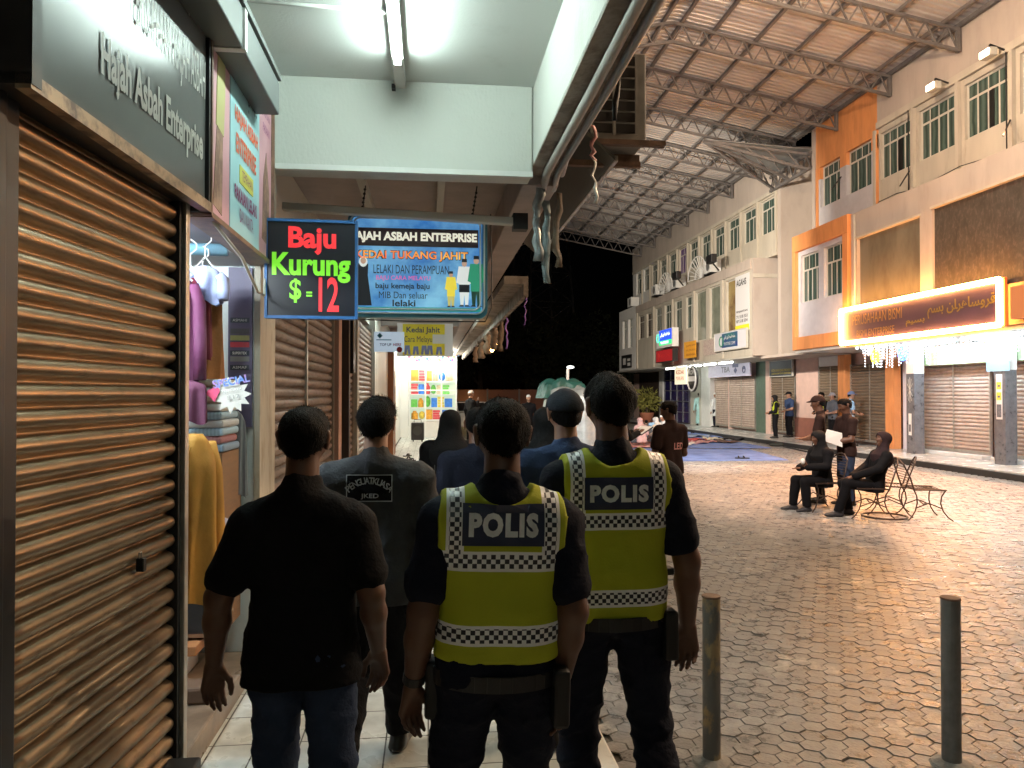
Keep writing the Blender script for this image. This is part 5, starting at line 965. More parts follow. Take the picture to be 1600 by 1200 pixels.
def tree(lab, loc, h, r, n=2600, lf=.28, m=None):
    t = thing('tree', lab, 'tree', loc, 0, 'trees beyond the plaza'); tr = MB(); tr.tube([(0, 0, 0), (.1, .05, h*.3), (0, .1, h*.6)], [.3, .22, .1], 8)
    for k in range(7): a = random.uniform(0, 6.28); tr.tube([(.05, .05, h*(.3+.04*k)), (r*.4*math.cos(a), r*.4*math.sin(a), h*(.5+.04*k)), (r*.75*math.cos(a), r*.75*math.sin(a), h*(.6+.04*k))], [.12, .07, .03], 5)
    tr.build('trunk', M_bark, t); cl = [(random.gauss(0, r*.45), random.gauss(0, r*.45), h*random.uniform(.42, .95), r*random.uniform(.25, .45)) for _ in range(16)]; V = []; Fs = []
    for i in range(n):
        c = cl[i % 16]; d = Vector((random.gauss(0, 1), random.gauss(0, 1), random.gauss(0, 1))).normalized()*c[3]*random.uniform(.6, 1); p = Vector(c[:3])+d; u = Vector((random.gauss(0, 1), random.gauss(0, 1), random.gauss(0, 1))).normalized(); w = u.orthogonal().normalized(); s = lf*random.uniform(.6, 1.3); o = len(V)
        V += [p-u*s, p+w*s*.45, p+u*s, p-w*s*.45]; Fs.append((o, o+1, o+2, o+3))
    MB().add(V, Fs).build('crown', m or M_leaf, t)
for i, (x, y, h, r) in enumerate(((0, 62, 7, 3.5), (4.5, 66, 8.5, 4), (9, 60, 7, 3.5), (14, 68, 9, 4), (-5, 64, 8, 4), (19, 64, 8, 4))):
    tree(('low dark tree straight beyond the lit shop front', 'taller dark tree right of the low one', 'dark tree just left of the lattice tower', 'dark tree behind the lattice tower', 'dark tree hidden behind the left shops', 'dark tree behind the far building')[i], (x, y, PL), h, r)
pt = thing('potted_plant', 'yellow green bushy plant in a pot before the far shops', 'plant', (12.55, 41.5, 0)); MB().lathe([(.3, 0), (.42, .5), (.45, .55), (.36, .55)], (0, 0, 0), 16).build('pot', mat('terracotta', (.38, .14, .08), .7), pt, smooth=True)
V = []; Fs = []
for i in range(520):
    d = Vector((random.gauss(0, 1), random.gauss(0, 1), random.gauss(0, .9))).normalized()*random.uniform(.25, .85); p = Vector((0, 0, 1.25))+d; u = d.normalized(); u = (u+Vector((random.gauss(0, .5), random.gauss(0, .5), random.gauss(0, .5)))).normalized(); w = u.orthogonal().normalized(); o = len(V); V += [p-u*.14, p+w*.05, p+u*.14, p-w*.05]; Fs.append((o, o+1, o+2, o+3))
MB().add(V, Fs).build('foliage', mat('yellow_green_leaf', (.26, .25, .06), .6, var=.3, vs=3), pt); MB().tube([(0, 0, .5), (0, 0, 1.2)], .05, 6).build('stem', M_bark, pt)
# ---------------------------------------------------------------- people: implicit bodies meshed with surface nets
class Field:
    def __init__(s, lo, hi, vox):
        s.lo = np.array(lo, float); s.v = vox; s.n = np.maximum(4, np.ceil((np.array(hi)-s.lo)/vox).astype(int)+1)
        s.F = np.full(s.n, 1.0, np.float32); s.ax = [s.lo[i]+vox*np.arange(s.n[i]) for i in range(3)]
    def block(s, lo, hi):
        i0 = np.clip(np.floor((np.array(lo)-s.lo)/s.v).astype(int), 0, s.n); i1 = np.clip(np.ceil((np.array(hi)-s.lo)/s.v).astype(int)+1, 0, s.n)
        return tuple(slice(a, b) for a, b in zip(i0, i1))
    def dist(s, sl, a, b, ra, rb, sc):
        g = np.meshgrid(*[s.ax[i][sl[i]] for i in range(3)], indexing='ij', sparse=True); m = (a+b)/2; sc = np.array(sc)
        A = (a-m)/sc; B = (b-m)/sc; ba = B-A; L2 = max(ba@ba, 1e-9); q = [(g[i]-m[i])/sc[i]-A[i] for i in range(3)]
        t = np.clip((q[0]*ba[0]+q[1]*ba[1]+q[2]*ba[2])/L2, 0, 1)
        d = np.sqrt((q[0]-t*ba[0])**2+(q[1]-t*ba[1])**2+(q[2]-t*ba[2])**2)-(ra+(rb-ra)*t)
        return d*sc.min()
    def add(s, a, b, ra, rb=None, k=.03, sc=(1, 1, 1)):
        a = np.array(a, float); b = np.array(b, float); rb = ra if rb is None else rb; M = max(ra, rb)*max(sc)+k+2*s.v
        sl = s.block(np.minimum(a, b)-M, np.maximum(a, b)+M)
        if any(x.stop <= x.start for x in sl): return
        d = s.dist(sl, a, b, ra, rb, sc); F = s.F[sl]; h = np.clip(.5+.5*(F-d)/k, 0, 1); s.F[sl] = np.where(F >= .99, d, F+(d-F)*h-k*h*(1-h))
    def carve(s, a, b, ra, rb=None, k=.01, sc=(1, 1, 1)):
        a = np.array(a, float); b = np.array(b, float); rb = ra if rb is None else rb; M = max(ra, rb)*max(sc)+k+2*s.v
        sl = s.block(np.minimum(a, b)-M, np.maximum(a, b)+M); d = -s.dist(sl, a, b, ra, rb, sc); s.F[sl] = np.maximum(s.F[sl], d)
    def cut(s, n, c):      # keep n.p > c
        g = np.meshgrid(*s.ax, indexing='ij', sparse=True); s.F = np.maximum(s.F, (c-(g[0]*n[0]+g[1]*n[1]+g[2]*n[2])).astype(np.float32))
    def noise(s, amp, freqs, seed=0, zs=1.):
        r = np.random.default_rng(seed); g = np.meshgrid(*s.ax, indexing='ij', sparse=True); N = 0
        for f in freqs:
            for _ in range(3):
                d = r.normal(0, 1, 3); d /= np.linalg.norm(d); d[2] *= zs; N = N+np.sin(f*(g[0]*d[0]+g[1]*d[1]+g[2]*d[2])+r.uniform(0, 6)+1.3*np.sin(f*.6*(g[1]-g[0])+r.uniform(0, 6)))/len(freqs)/2
        s.F = s.F+(amp*N).astype(np.float32)
    def mesh(s):
        F = s.F; neg = F < 0; n = F.shape
        cs = np.zeros((n[0]-1, n[1]-1, n[2]-1), np.int8)
        for i in (0, 1):
            for j in (0, 1):
                for k in (0, 1): cs += neg[i:n[0]-1+i, j:n[1]-1+j, k:n[2]-1+k]
        act = (cs > 0) & (cs < 8); idx = np.argwhere(act); ID = np.full(act.shape, -1, np.int64); ID[act] = np.arange(len(idx))
        acc = np.zeros((len(idx), 3)); cnt = np.zeros(len(idx))
        C = {(i, j, k): F[idx[:, 0]+i, idx[:, 1]+j, idx[:, 2]+k].astype(float) for i in (0, 1) for j in (0, 1) for k in (0, 1)}
        for ax in range(3):
            for u in (0, 1):
                for v in (0, 1):
                    c0 = [0, 0, 0]; o = [a for a in range(3) if a != ax]; c0[o[0]] = u; c0[o[1]] = v; c1 = list(c0); c1[ax] = 1
                    f0, f1 = C[tuple(c0)], C[tuple(c1)]; m = (f0 < 0) != (f1 < 0); t = np.where(m, f0/np.where(m, f0-f1, 1), 0)
                    p = np.array(c0, float)[None]+0*acc; p[:, ax] = t; acc[m] += p[m]; cnt[m] += 1
        V = s.lo+(idx+acc/np.maximum(cnt, 1)[:, None])*s.v; Q = []
        for ax in range(3):
            o = [a for a in range(3) if a != ax]; sl0 = [slice(None)]*3; sl1 = [slice(None)]*3; sl0[ax] = slice(0, -1); sl1[ax] = slice(1, None)
            a0, a1 = neg[tuple(sl0)], neg[tuple(sl1)]; e = np.argwhere(a0 != a1); e = e[(e[:, o[0]] > 0) & (e[:, o[1]] > 0) & (e[:, o[0]] < n[o[0]]-1) & (e[:, o[1]] < n[o[1]]-1)]
            q = []
            for du, dv in ((-1, -1), (0, -1), (0, 0), (-1, 0)):
                p = e.copy(); p[:, o[0]] += du; p[:, o[1]] += dv; q.append(ID[p[:, 0], p[:, 1], p[:, 2]])
            q = np.stack(q, 1); fl = a0[e[:, 0], e[:, 1], e[:, 2]]
            if ax == 1: fl = ~fl
            q[~fl] = q[~fl][:, ::-1]; Q.append(q)
        return V, np.concatenate(Q) if Q else np.zeros((0, 4), int)
def to_obj(name, VQ, m, par, add=None):
    V, Q = VQ
    if add is not None and len(add[0]): Q = np.concatenate([Q, add[1]+len(V)]); V = np.concatenate([V, add[0]])
    me = bpy.data.meshes.new(name); me.from_pydata(V.tolist(), [], Q.tolist()); me.materials.append(m); me.shade_smooth(); me.update()
    o = bpy.data.objects.new(name, me); COL.objects.link(o); o.parent = par; return o
def rotm(ax, deg): return np.array(Matrix.Rotation(R(deg), 3, ax))
SKIN = mat('brown_skin', (.115, .053, .032), .5, var=.12, vs=9); SKIN2 = mat('light_brown_skin', (.30, .165, .11), .5, var=.1, vs=9)
HAIR = mat('black_hair', (.003, .0027, .0027), .65, spec=.12, bump=.8, bs=220, stretch=(1, 1, .25)); HAIRW = mat('white_hair', (.55, .55, .53), .6, bump=.5, bs=150)
def cloth(n, c, **k): return mat(n, c, k.pop('rough', .85), var=.15, vs=9, bump=.25, bs=90, spec=.14, **k)
C_black = cloth('black_cotton', (.0065, .0065, .008)); C_navy = cloth('dark_navy_uniform', (.009, .011, .021)); C_navy2 = cloth('navy_polo', (.03, .05, .11)); C_jean = cloth('dark_blue_denim', (.028, .042, .08)); C_char = cloth('charcoal_jacket', (.05, .053, .058)); C_blk2 = cloth('soft_black_scarf', (.012, .012, .013)); C_beige = cloth('beige_trousers', (.32, .27, .2)); C_brown = cloth('dark_brown_shirt', (.028, .015, .013)); C_white = cloth('white_cloth', (.6, .62, .63)); C_teal = cloth('pale_teal_robe', (.30, .50, .50)); C_lblue = cloth('light_blue_shirt', (.25, .42, .62)); C_shoe = mat('black_shoe', (.012, .011, .010), .35, var=.3); C_patt = cloth('olive_pattern_scarf', (.05, .045, .02), col2=(.012, .012, .012)); C_grey = cloth('grey_vest', (.10, .11, .13)); C_pinkc = cloth('pale_pink_cloth', (.55, .38, .38))
C_hv = mat('plain_lime_vest', (.45, .55, .03), .6, var=.1)

def hand(f, w, d, s, n, sc=1., fist=.0, k=.008):
    w, d, s, n = [np.array(v, float) for v in (w, d, s, n)]; d /= np.linalg.norm(d); s -= d*(s@d); s /= np.linalg.norm(s); n -= d*(n@d)+s*(n@s); n /= np.linalg.norm(n)
    for i, (off, ln, r) in enumerate(((.030, .070, .0088), (.010, .079, .0092), (-.011, .073, .0088), (-.031, .056, .0076))):
        kb = w+d*(.092-abs(off-.005)*.25)*sc+s*off*sc; f.add(w+s*off*.55*sc+d*.005, kb, .0145*sc, .0125*sc, .014)
        c0 = .30+.08*i+fist; p = kb; dd = d+s*off*1.8; dd /= np.linalg.norm(dd); a = c0
        for q, g in enumerate((.45, .32, .25)):
            dr = dd*math.cos(a)+n*math.sin(a); e = p+dr*ln*g*sc; f.add(p, e, r*sc*(1-.08*q), r*sc*(.94-.1*q), k); p = e; a += .32+.06*i+fist*1.1
    tb = w+d*.028*sc+s*.026*sc+n*.006; t1 = tb+(d*.75+s*.55+n*.25)*.045*sc; t2 = t1+(d*.93+s*.12+n*.3)*.03*sc; t3 = t2+(d*.93-s*.1+n*.3)*.022*sc
    f.add(w+d*.012, tb, .016*sc, .0145*sc, .012); f.add(tb, t1, .0135*sc, .0108*sc, k); f.add(t1, t2, .0106*sc, .0098*sc, k); f.add(t2, t3, .0096*sc, .0078*sc, k)

def wrinkle(f, seed, a=1.):
    # sharp cloth creases: ridged waves running across the garment
    r = np.random.default_rng(seed+77); g = np.meshgrid(*f.ax, indexing='ij', sparse=True); N = 0
    for fr, am in ((19, .0055), (33, .0035), (52, .002)):
        for _ in range(2):
            d = r.normal(0, 1, 3); d /= np.linalg.norm(d); q = np.sin(fr*(g[0]*d[0]+g[1]*d[1]+g[2]*d[2])+r.uniform(0, 6)+1.8*np.sin(9*g[2]+r.uniform(0, 6))+1.2*np.sin(13*g[0]+r.uniform(0, 6))); N = N+am*(1-np.abs(q))**3
    f.F = f.F-(a*(N-.003)).astype(np.float32)
def strands(o, m, par, n, ln, seed, hc):
    r = np.random.default_rng(seed); me = o.data; P = list(me.polygons); V = []; Fs = []; C = Vector(hc)
    for i in r.integers(0, len(P), n):
        p = P[i]; c = p.center+Vector(r.normal(0, .002, 3)); nn = (c-C).normalized(); dn = (Vector((0, -.3, -1))-nn*nn.dot(Vector((0, -.3, -1)))); t = (nn*.12+dn*.95+Vector(r.normal(0, .28, 3))).normalized(); s = t.cross(nn).normalized()*.0011; L_ = ln*r.uniform(.5, 1.2); k = len(V)
        V += [c-s, c+s, c+t*L_*.6+s*.7, c+t*L_*.6-s*.7, c+t*L_+nn*-.002*L_]; Fs += [(k, k+1, k+2, k+3), (k+3, k+2, k+4)]
    MB().add(V, Fs).build('hair_strands', m, o)
def person(label, loc, rz, H, top='tshirt', tm=C_black, bm=C_black, head='hair', hm=HAIR, skin=SKIN, vox=.014, pose=None, group=None, w=1., shoe=C_shoe, vest=None, tuck=False, hem=.47, cargo=False, seed=1, hvest=None, feet=True, sleeve=.62, fold=.004):
    P = dict(lean=0, pz=.53, yaw=0, pitch=4, py=0., sh=0.); P.update(pose or {}); root = thing('person', label, 'person', loc, rz, group)
    u = H; v3 = lambda x, y, z: np.array((x*u, y*u, z*u)); pel = v3(0, P['py'], P['pz']); dz = P['pz']-.53; Rl = rotm('X', -P['lean'])
    U = lambda x, y, z: pel+Rl@(v3(x, y, z+dz)-v3(0, 0, P['pz']))
    J = {}
    for s, nm in ((-1, 'L'), (1, 'R')):
        J['s'+nm] = U(s*.116*w, -.004, .796-P['sh']); J['e'+nm] = v3(*P['e'+nm]) if 'e'+nm in P else U(s*(.143*w+.004), -.022, .628); J['w'+nm] = v3(*P['w'+nm]) if 'w'+nm in P else U(s*(.158*w+.004), .018, .475)
        J['h'+nm] = pel+v3(s*.05, 0, -.012); J['k'+nm] = v3(*P['k'+nm]) if 'k'+nm in P else v3(s*.058, .012, .283); J['a'+nm] = v3(*P['a'+nm]) if 'a'+nm in P else v3(s*.062, -.012, .045)
    hc = U(0, .012, .942); Rh = Rl@rotm('Z', P['yaw'])@rotm('X', -P['pitch']); hs = H/1.70; HD = lambda x, y, z: hc+Rh@(np.array((x, y, z))*hs)
    pts = np.array(list(J.values())+[hc, pel]); lo = pts.min(0)-np.array((.22, .24, .12)); hi = pts.max(0)+np.array((.22, .24, .2)); lo[2] = max(lo[2], -.02)
    hl = hi.copy()
    def torso(f, o, lower=True):
        if lower: f.add(pel+v3(-.042*w, -.004, -.005), pel+v3(.042*w, -.004, -.005), .055*u+o, None, .03, (1, .86, 1))
        f.add(U(-.03*w, 0, .60), U(.03*w, 0, .60), .051*u+o, None, .05, (1, .85, 1)); f.add(U(-.042*w, 0, .66), U(.042*w, 0, .66), .053*u+o, None, .05, (1, .82, 1)); f.add(U(-.055*w, .0, .725), U(.055*w, .0, .725), .056*u+o, None, .05, (1, .80, 1)); f.add(U(-.068*w, -.006, .775), U(.068*w, -.006, .775), .044*u+o, None, .04, (1, .85, 1))
        for s in (-1, 1): f.add(U(0, -.012, .828), U(s*.10*w, -.008, .800-P['sh']*.9), .03*u+o, .030*u+o, .03); f.add(J['s'+'LR'[s > 0]], J['s'+'LR'[s > 0]], .035*u+o, None, .03)
    def arm(f, nm, o, fr=1., fl=0.):
        S, E, Wr = J['s'+nm], J['e'+nm], J['w'+nm]
        if fr <= 1: f.add(S, S+(E-S)*fr, .033*u+o, (.033-.006*fr)*u+o+fl, .02)
        else: f.add(S, E, .033*u+o, .027*u+o, .02); f.add(E, E+(Wr-E)*(fr-1), .027*u+o, (.027-.008*(fr-1))*u+o+fl, .02)
    def leg(f, nm, o, tap=0.): f.add(J['h'+nm], J['k'+nm], .052*u+o, .034*u+o+tap*.3, .03); f.add(J['k'+nm], J['a'+nm], .034*u+o+tap*.3, .022*u+o+tap, .02); f.add(J['k'+nm]+(J['a'+nm]-J['k'+nm])*.28+v3(0, -.012, 0), J['k'+nm]+(J['a'+nm]-J['k'+nm])*.4+v3(0, -.010, 0), .030*u+o*.9, None, .03)
    # skin: one continuous body
    f = Field(lo, hl, vox); torso(f, -.004)
    near = vox < .01
    for nm in 'LR':
        arm(f, nm, 0, 1); E, Wr = J['e'+nm], J['w'+nm]; f.add(E, E+(Wr-E)*.35, .026*u, .026*u, .02); f.add(E+(Wr-E)*.35, Wr, .026*u, .0165*u, .02); leg(f, nm, -.002)
    f.add(U(0, -.012, .82), HD(0, -.012, -.05), .036*u, .033*u, .025)
    def skull(f, o=0., k=.02): f.add(HD(0, .022, .030), HD(0, -.03, .024), .0755*hs+o, .0755*hs+o, k, (1, 1, 1))
    skull(f); f.add(HD(0, .035, -.028), HD(0, .055, -.083), .057*hs, .034*hs, .03); f.add(HD(-.03, .06, -.01), HD(.03, .06, -.01), .036*hs, None, .03); f.add(HD(-.032, .074, .034), HD(.032, .074, .034), .017*hs, None, .02)
    f.add(HD(0, .088, .012), HD(0, .108, -.03), .009*hs, .014*hs, .012); f.add(HD(-.018, .088, -.062), HD(.018, .088, -.062), .010*hs, None, .008)
    for s in (-1, 1):
        f.carve(HD(s*.032, .104, .012), HD(s*.032, .104, .012), .018*hs); f.add(HD(s*.031, .078, .011), HD(s*.031, .078, .011), .0145*hs, None, .003)
        f.add(HD(s*.086, -.016, .026), HD(s*.080, -.002, -.026), .014*hs, .010*hs, .008, (.8, 1.5, 1))
    extra = []
    for s, nm in ((-1, 'L'), (1, 'R')):
        E, Wr = J['e'+nm], J['w'+nm]; d = np.array(P['hd'+nm], float) if 'hd'+nm in P else (Wr-E)/np.linalg.norm(Wr-E)*.75+np.array((0, 0, -.35 if Wr[2] < E[2] else 0)); d /= np.linalg.norm(d)
        sv = np.array(P.get('sv'+nm, (-s*.8, .6, 0)), float); nv = np.array(P.get('nv'+nm, (-s*.6, -.8, 0)), float); fi = P.get('fist'+nm, 0.)
        if vox < .016:
            hv = .0042 if near else .007; c = Wr+d*.09; g = Field(np.minimum(c-.13, Wr-.03), np.maximum(c+.13, Wr+.03), hv)
            g.add(Wr-(Wr-E)/np.linalg.norm(Wr-E)*.03, Wr+d*.012, .0168*u, .0155*u, .01, ); hand(g, Wr, d, sv, nv, H/1.70, fi); extra.append(g.mesh())
        else: f.add(Wr, Wr+d*.09, .016*u, .02*u, .02, (1, 1, 1)); f.add(Wr+d*.09, Wr+d*.165, .02*u, .009*u, .02)
    if feet and 'barefoot' in P:
        for nm in 'LR': f.add(J['a'+nm], J['a'+nm]+v3(0, .09, -.03), .022*u, .02*u, .02)
    add = None
    if extra:
        Vs = []; Qs = []; o = 0
        for V, Q in extra: Vs.append(V); Qs.append(Q+o); o += len(V)
        add = (np.concatenate(Vs), np.concatenate(Qs))
    body = to_obj('body', f.mesh(), skin, root, add)
    # hair or head covering
    f = Field(hc-np.array((.22, .24, .40)), hc+np.array((.22, .26, .2)), min(vox, .01)); up = Rh@np.array((0, 0, 1)); fw = Rh@np.array((0, 1, 0))
    if head in ('hair', 'tall', 'long'):
        o = .013*hs if head == 'hair' else .019*hs
        f.add(HD(0, .022, .036), HD(0, -.032, .026), .0755*hs+o, None, .02, (.95, 1, 1.03)); f.add(HD(0, -.04, -.01), HD(0, -.045, -.045), .054*hs, .047*hs, .03)
        if head == 'tall': f.add(HD(-.03, .05, .085), HD(.03, .03, .09), .034*hs, None, .02)
        f.noise(.0045, (60, 130), seed); nn = up-.70*fw; f.cut(nn, nn@HD(0, .0, -.005)); ho = to_obj('hair', f.mesh(), hm, root); (near and strands(ho, hm, root, 5200, .0055 if head == 'hair' else .014, seed, hc))
    elif head == 'skullcap':
        skull(f, .011*hs); f.add(HD(0, .02, .06), HD(0, -.02, .06), .078*hs, None, .01); f.cut(up-.1*fw, (up-.1*fw)@HD(0, 0, .05)); to_obj('cap', f.mesh(), hm, root)
        g = Field(hc-.2, hc+.2, min(vox, .012)); g.add(HD(0, .0, .02), HD(0, -.04, -.02), .08*hs, .058*hs, .02); nn = up-.7*fw; g.cut(nn, nn@HD(0, -.01, .0)); g.cut(-up, -(up@HD(0, 0, .055))); to_obj('hair', g.mesh(), HAIR, root)
    elif head == 'cap':
        skull(f, .017*hs); f.add(HD(0, .01, .06), HD(0, -.015, .06), .07*hs, None, .02); f.noise(.0015, (40,), seed); nn = up-.12*fw; f.cut(nn, nn@HD(0, 0, .022)); f.add(HD(0, .09, .040), HD(0, .135, .030), .06*hs, .05*hs, .006, (1.1, 1, .16)); f.add(HD(0, 0, .125), HD(0, 0, .125), .009, None, .004); to_obj('cap', f.mesh(), hm, root)
        g = Field(hc-.2, hc+.2, min(vox, .01)); g.add(HD(0, .015, .0), HD(0, -.035, -.005), .0785*hs, None, .02); g.add(HD(0, -.045, -.03), HD(0, -.05, -.045), .054*hs, None, .03); nn = up-.70*fw; g.cut(nn, nn@HD(0, -.005, -.005)); g.cut(-up, -(up@HD(0, 0, .03))); to_obj('hair', g.mesh(), HAIR, root)
    elif head == 'hijab':
        skull(f, .020*hs); f.add(HD(0, -.005, 0), HD(0, -.02, -.11), .086*hs, .082*hs, .03, (1, .95, 1)); f.add(HD(0, -.02, -.12), U(0, -.012, .79), .085*hs, .12*u, .06, (1.15, .72, 1)); f.noise(.005, (22, 45), seed, .5); f.carve(HD(0, .12, -.012), HD(0, .10, -.02), .066*hs, .068*hs); to_obj('headscarf', f.mesh(), hm, root)
    # top
    f = Field(lo, hl, vox); o = .013
    if top in ('tshirt', 'shirt', 'jacket', 'robe', 'tunic'):
        if top == 'jacket': o = .020
        torso(f, o, True); fr = {'tshirt': sleeve, 'shirt': 1.95, 'jacket': 1.95, 'robe': 1.95, 'tunic': 1.95}[top]
        for nm in 'LR': arm(f, nm, o-.002, fr, .010 if top != 'jacket' else .006)
        f.add(U(0, -.014, .815), U(0, -.006, .850), .046*u, .041*u, .012)          # collar
        if top in ('robe', 'tunic'):
            zb = .06 if top == 'robe' else .33; f.add(pel, v3(0, 0, zb), .088*u, .115*u, .05, (1, .8, 1)); f.cut((0, 0, 1), zb*u)
        elif not tuck: f.add(U(-.045*w, 0, .585), pel+v3(-.047*w, -.002, -.07), .062*u, .075*u, .05, (1, .88, 1)); f.add(U(.045*w, 0, .585), pel+v3(.047*w, -.002, -.07), .062*u, .075*u, .05, (1, .85, 1))
        f.noise(fold, (16, 34), seed, .8); (near and wrinkle(f, seed, 1. if tuck else .75)); 
        if top in ('tshirt', 'shirt', 'jacket'):
            c = pel[2]+((hem if not tuck else .565)-.53)*u; g = np.meshgrid(*f.ax, indexing='ij', sparse=True); m_ = (np.abs(g[0]-pel[0]) < (.125*w)*u+.02) & (g[2] < c+.2); 
            inarm = np.zeros(f.F.shape, bool)
            f.F = np.where(m_ & (g[2] < c) & (np.abs(g[1]-pel[1]) < .3), np.maximum(f.F, (c-g[2]).astype(np.float32)), f.F)
    sh = to_obj('shirt' if top != 'jacket' else 'jacket', f.mesh(), tm, root)
    # trousers
    f = Field(lo, hl, vox); o = .014
    f.add(pel+v3(-.042*w, -.004, .0), pel+v3(.042*w, -.004, .0), .056*u+o-(.004 if tuck else .022), None, .03, (1, .86, 1)); f.add(U(-.03*w, 0, .585), U(.03*w, 0, .585), .054*u, None, .04, (1, .85, 1))
    if top != 'robe':
        for s, nm in ((-1, 'L'), (1, 'R')):
            leg(f, nm, o, .012)
            if cargo: q = J['h'+nm]*.45+J['k'+nm]*.55; f.add(q+v3(s*.036, 0, .03), q+v3(s*.034, 0, -.035), .028*u, None, .012, (.75, 1, 1)); f.add(J['a'+nm]+v3(0, 0, .055), J['a'+nm]+v3(0, 0, .03), .036*u, .034*u, .03)
        f.noise(fold*1.1, (18, 40), seed+3, 1.4); (near and wrinkle(f, seed+7, 1.2)); f.cut((0, 0, 1), min(J['aL'][2], J['aR'][2])-.0)
    f.F = np.where((np.meshgrid(*f.ax, indexing='ij', sparse=True)[2] > pel[2]+.075*u), np.abs(f.F)+.01, f.F)
    to_obj('trousers', f.mesh(), bm, root)
    # shoes
    if feet and 'barefoot' not in P:
        for s, nm in ((-1, 'L'), (1, 'R')):
            A = J['a'+nm]; td = np.array(P.get('t'+nm, (s*.12, 1, 0)), float); td /= np.linalg.norm(td); g = Field(A-.32, A+.32, min(vox, .012)); dn = np.array((0, 0, -1.)); bt = A+dn*.045*u*.62
            g.add(A+np.array((0, 0, .03)), bt-td*.012*u, .027*u, .024*u, .03); g.add(bt-td*.025*u, bt+td*.05*u, .022*u, .023*u, .02); g.add(bt+td*.05*u, bt+td*.105*u-np.array((0, 0, .004)), .0235*u, .017*u, .02, (1, 1, .9)); g.add(bt-td*.03*u-np.array((0, 0, .010)), bt+td*.11*u-np.array((0, 0, .010)), .024*u, .022*u, .01, (1, 1, .45)); to_obj('shoe', g.mesh(), shoe, root)
    root['_j'] = 0; del root['_j']
    ret = dict(root=root, J=J, U=U, HD=HD, pel=pel, shirt=sh, torso=torso, u=u, body=body, lo=lo, hi=hl)
    if vest or hvest:
        f = Field(lo, hl, min(vox, .009) if vest else vox); torso(f, .030, True); f.add(U(-.05*w, 0, .585), U(.05*w, 0, .585), .062*u, None, .05, (1, .88, 1))
        for s in (-1, 1): f.carve(U(s*.192*w, -.01, .86), U(s*.196*w, -.01, .70), .078*u, .078*u, .01, (1, 1.6, 1)); f.carve(U(s*.185*w, -.01, .70), U(s*.185*w, -.01, .55), .068*u, .062*u)
        f.carve(U(0, 0, .94), U(0, .0, .880), .078*u, .060*u, .01, (1, 2.6, 1)); zc = (vest or {}).get('z0', .57*u); f.cut((0, 0, 1), zc if vest else .56*u+dz*u); f.noise(.005, (14, 30), seed+9); (vest and wrinkle(f, seed+4, .5))
        ret['vest'] = to_obj('vest', f.mesh(), vest['m'] if vest else hvest, root)
    return ret
def bvh_of(o): me = o.data; return BVHTree.FromPolygons([v.co for v in me.vertices], [tuple(p.vertices) for p in me.polygons])
def project(o, polys, name, m, par, side=-1, lift=.004, cuts=2):
    """lay flat shapes given in local x,z onto the back (side -1) of a garment"""
    t = bvh_of(o); bm = bmesh.new()
    for vs, fs in polys:
        vv = [bm.verts.new((x, 0, z)) for x, z in vs]
        for f in fs:
            try: bm.faces.new([vv[i] for i in f])
            except ValueError: pass
    bmesh.ops.triangulate(bm, faces=bm.faces[:])
    if cuts: bmesh.ops.subdivide_edges(bm, edges=[e for e in bm.edges if e.calc_length() > .012], cuts=cuts, use_grid_fill=True)
    for v in bm.verts:
        h = t.ray_cast(Vector((v.co.x, side*1.0, v.co.z)), Vector((0, -side, 0)))
        v.co.y = (h[0].y if h[0] else side*.12)+side*lift
    me = bpy.data.meshes.new(name); bm.to_mesh(me); bm.free(); me.materials.append(m); ob = bpy.data.objects.new(name, me); COL.objects.link(ob); ob.parent = par; return ob
def txt2(s, x, z, w, h, off=.03):
    V, Fc, _ = textmesh(s, off); return [(x+a*w, z+b*h) for a, b in V], Fc
def rect2(x0, x1, z0, z1): return [(x0, z0), (x1, z0), (x1, z1), (x0, z1)], [(0, 1, 2, 3)]
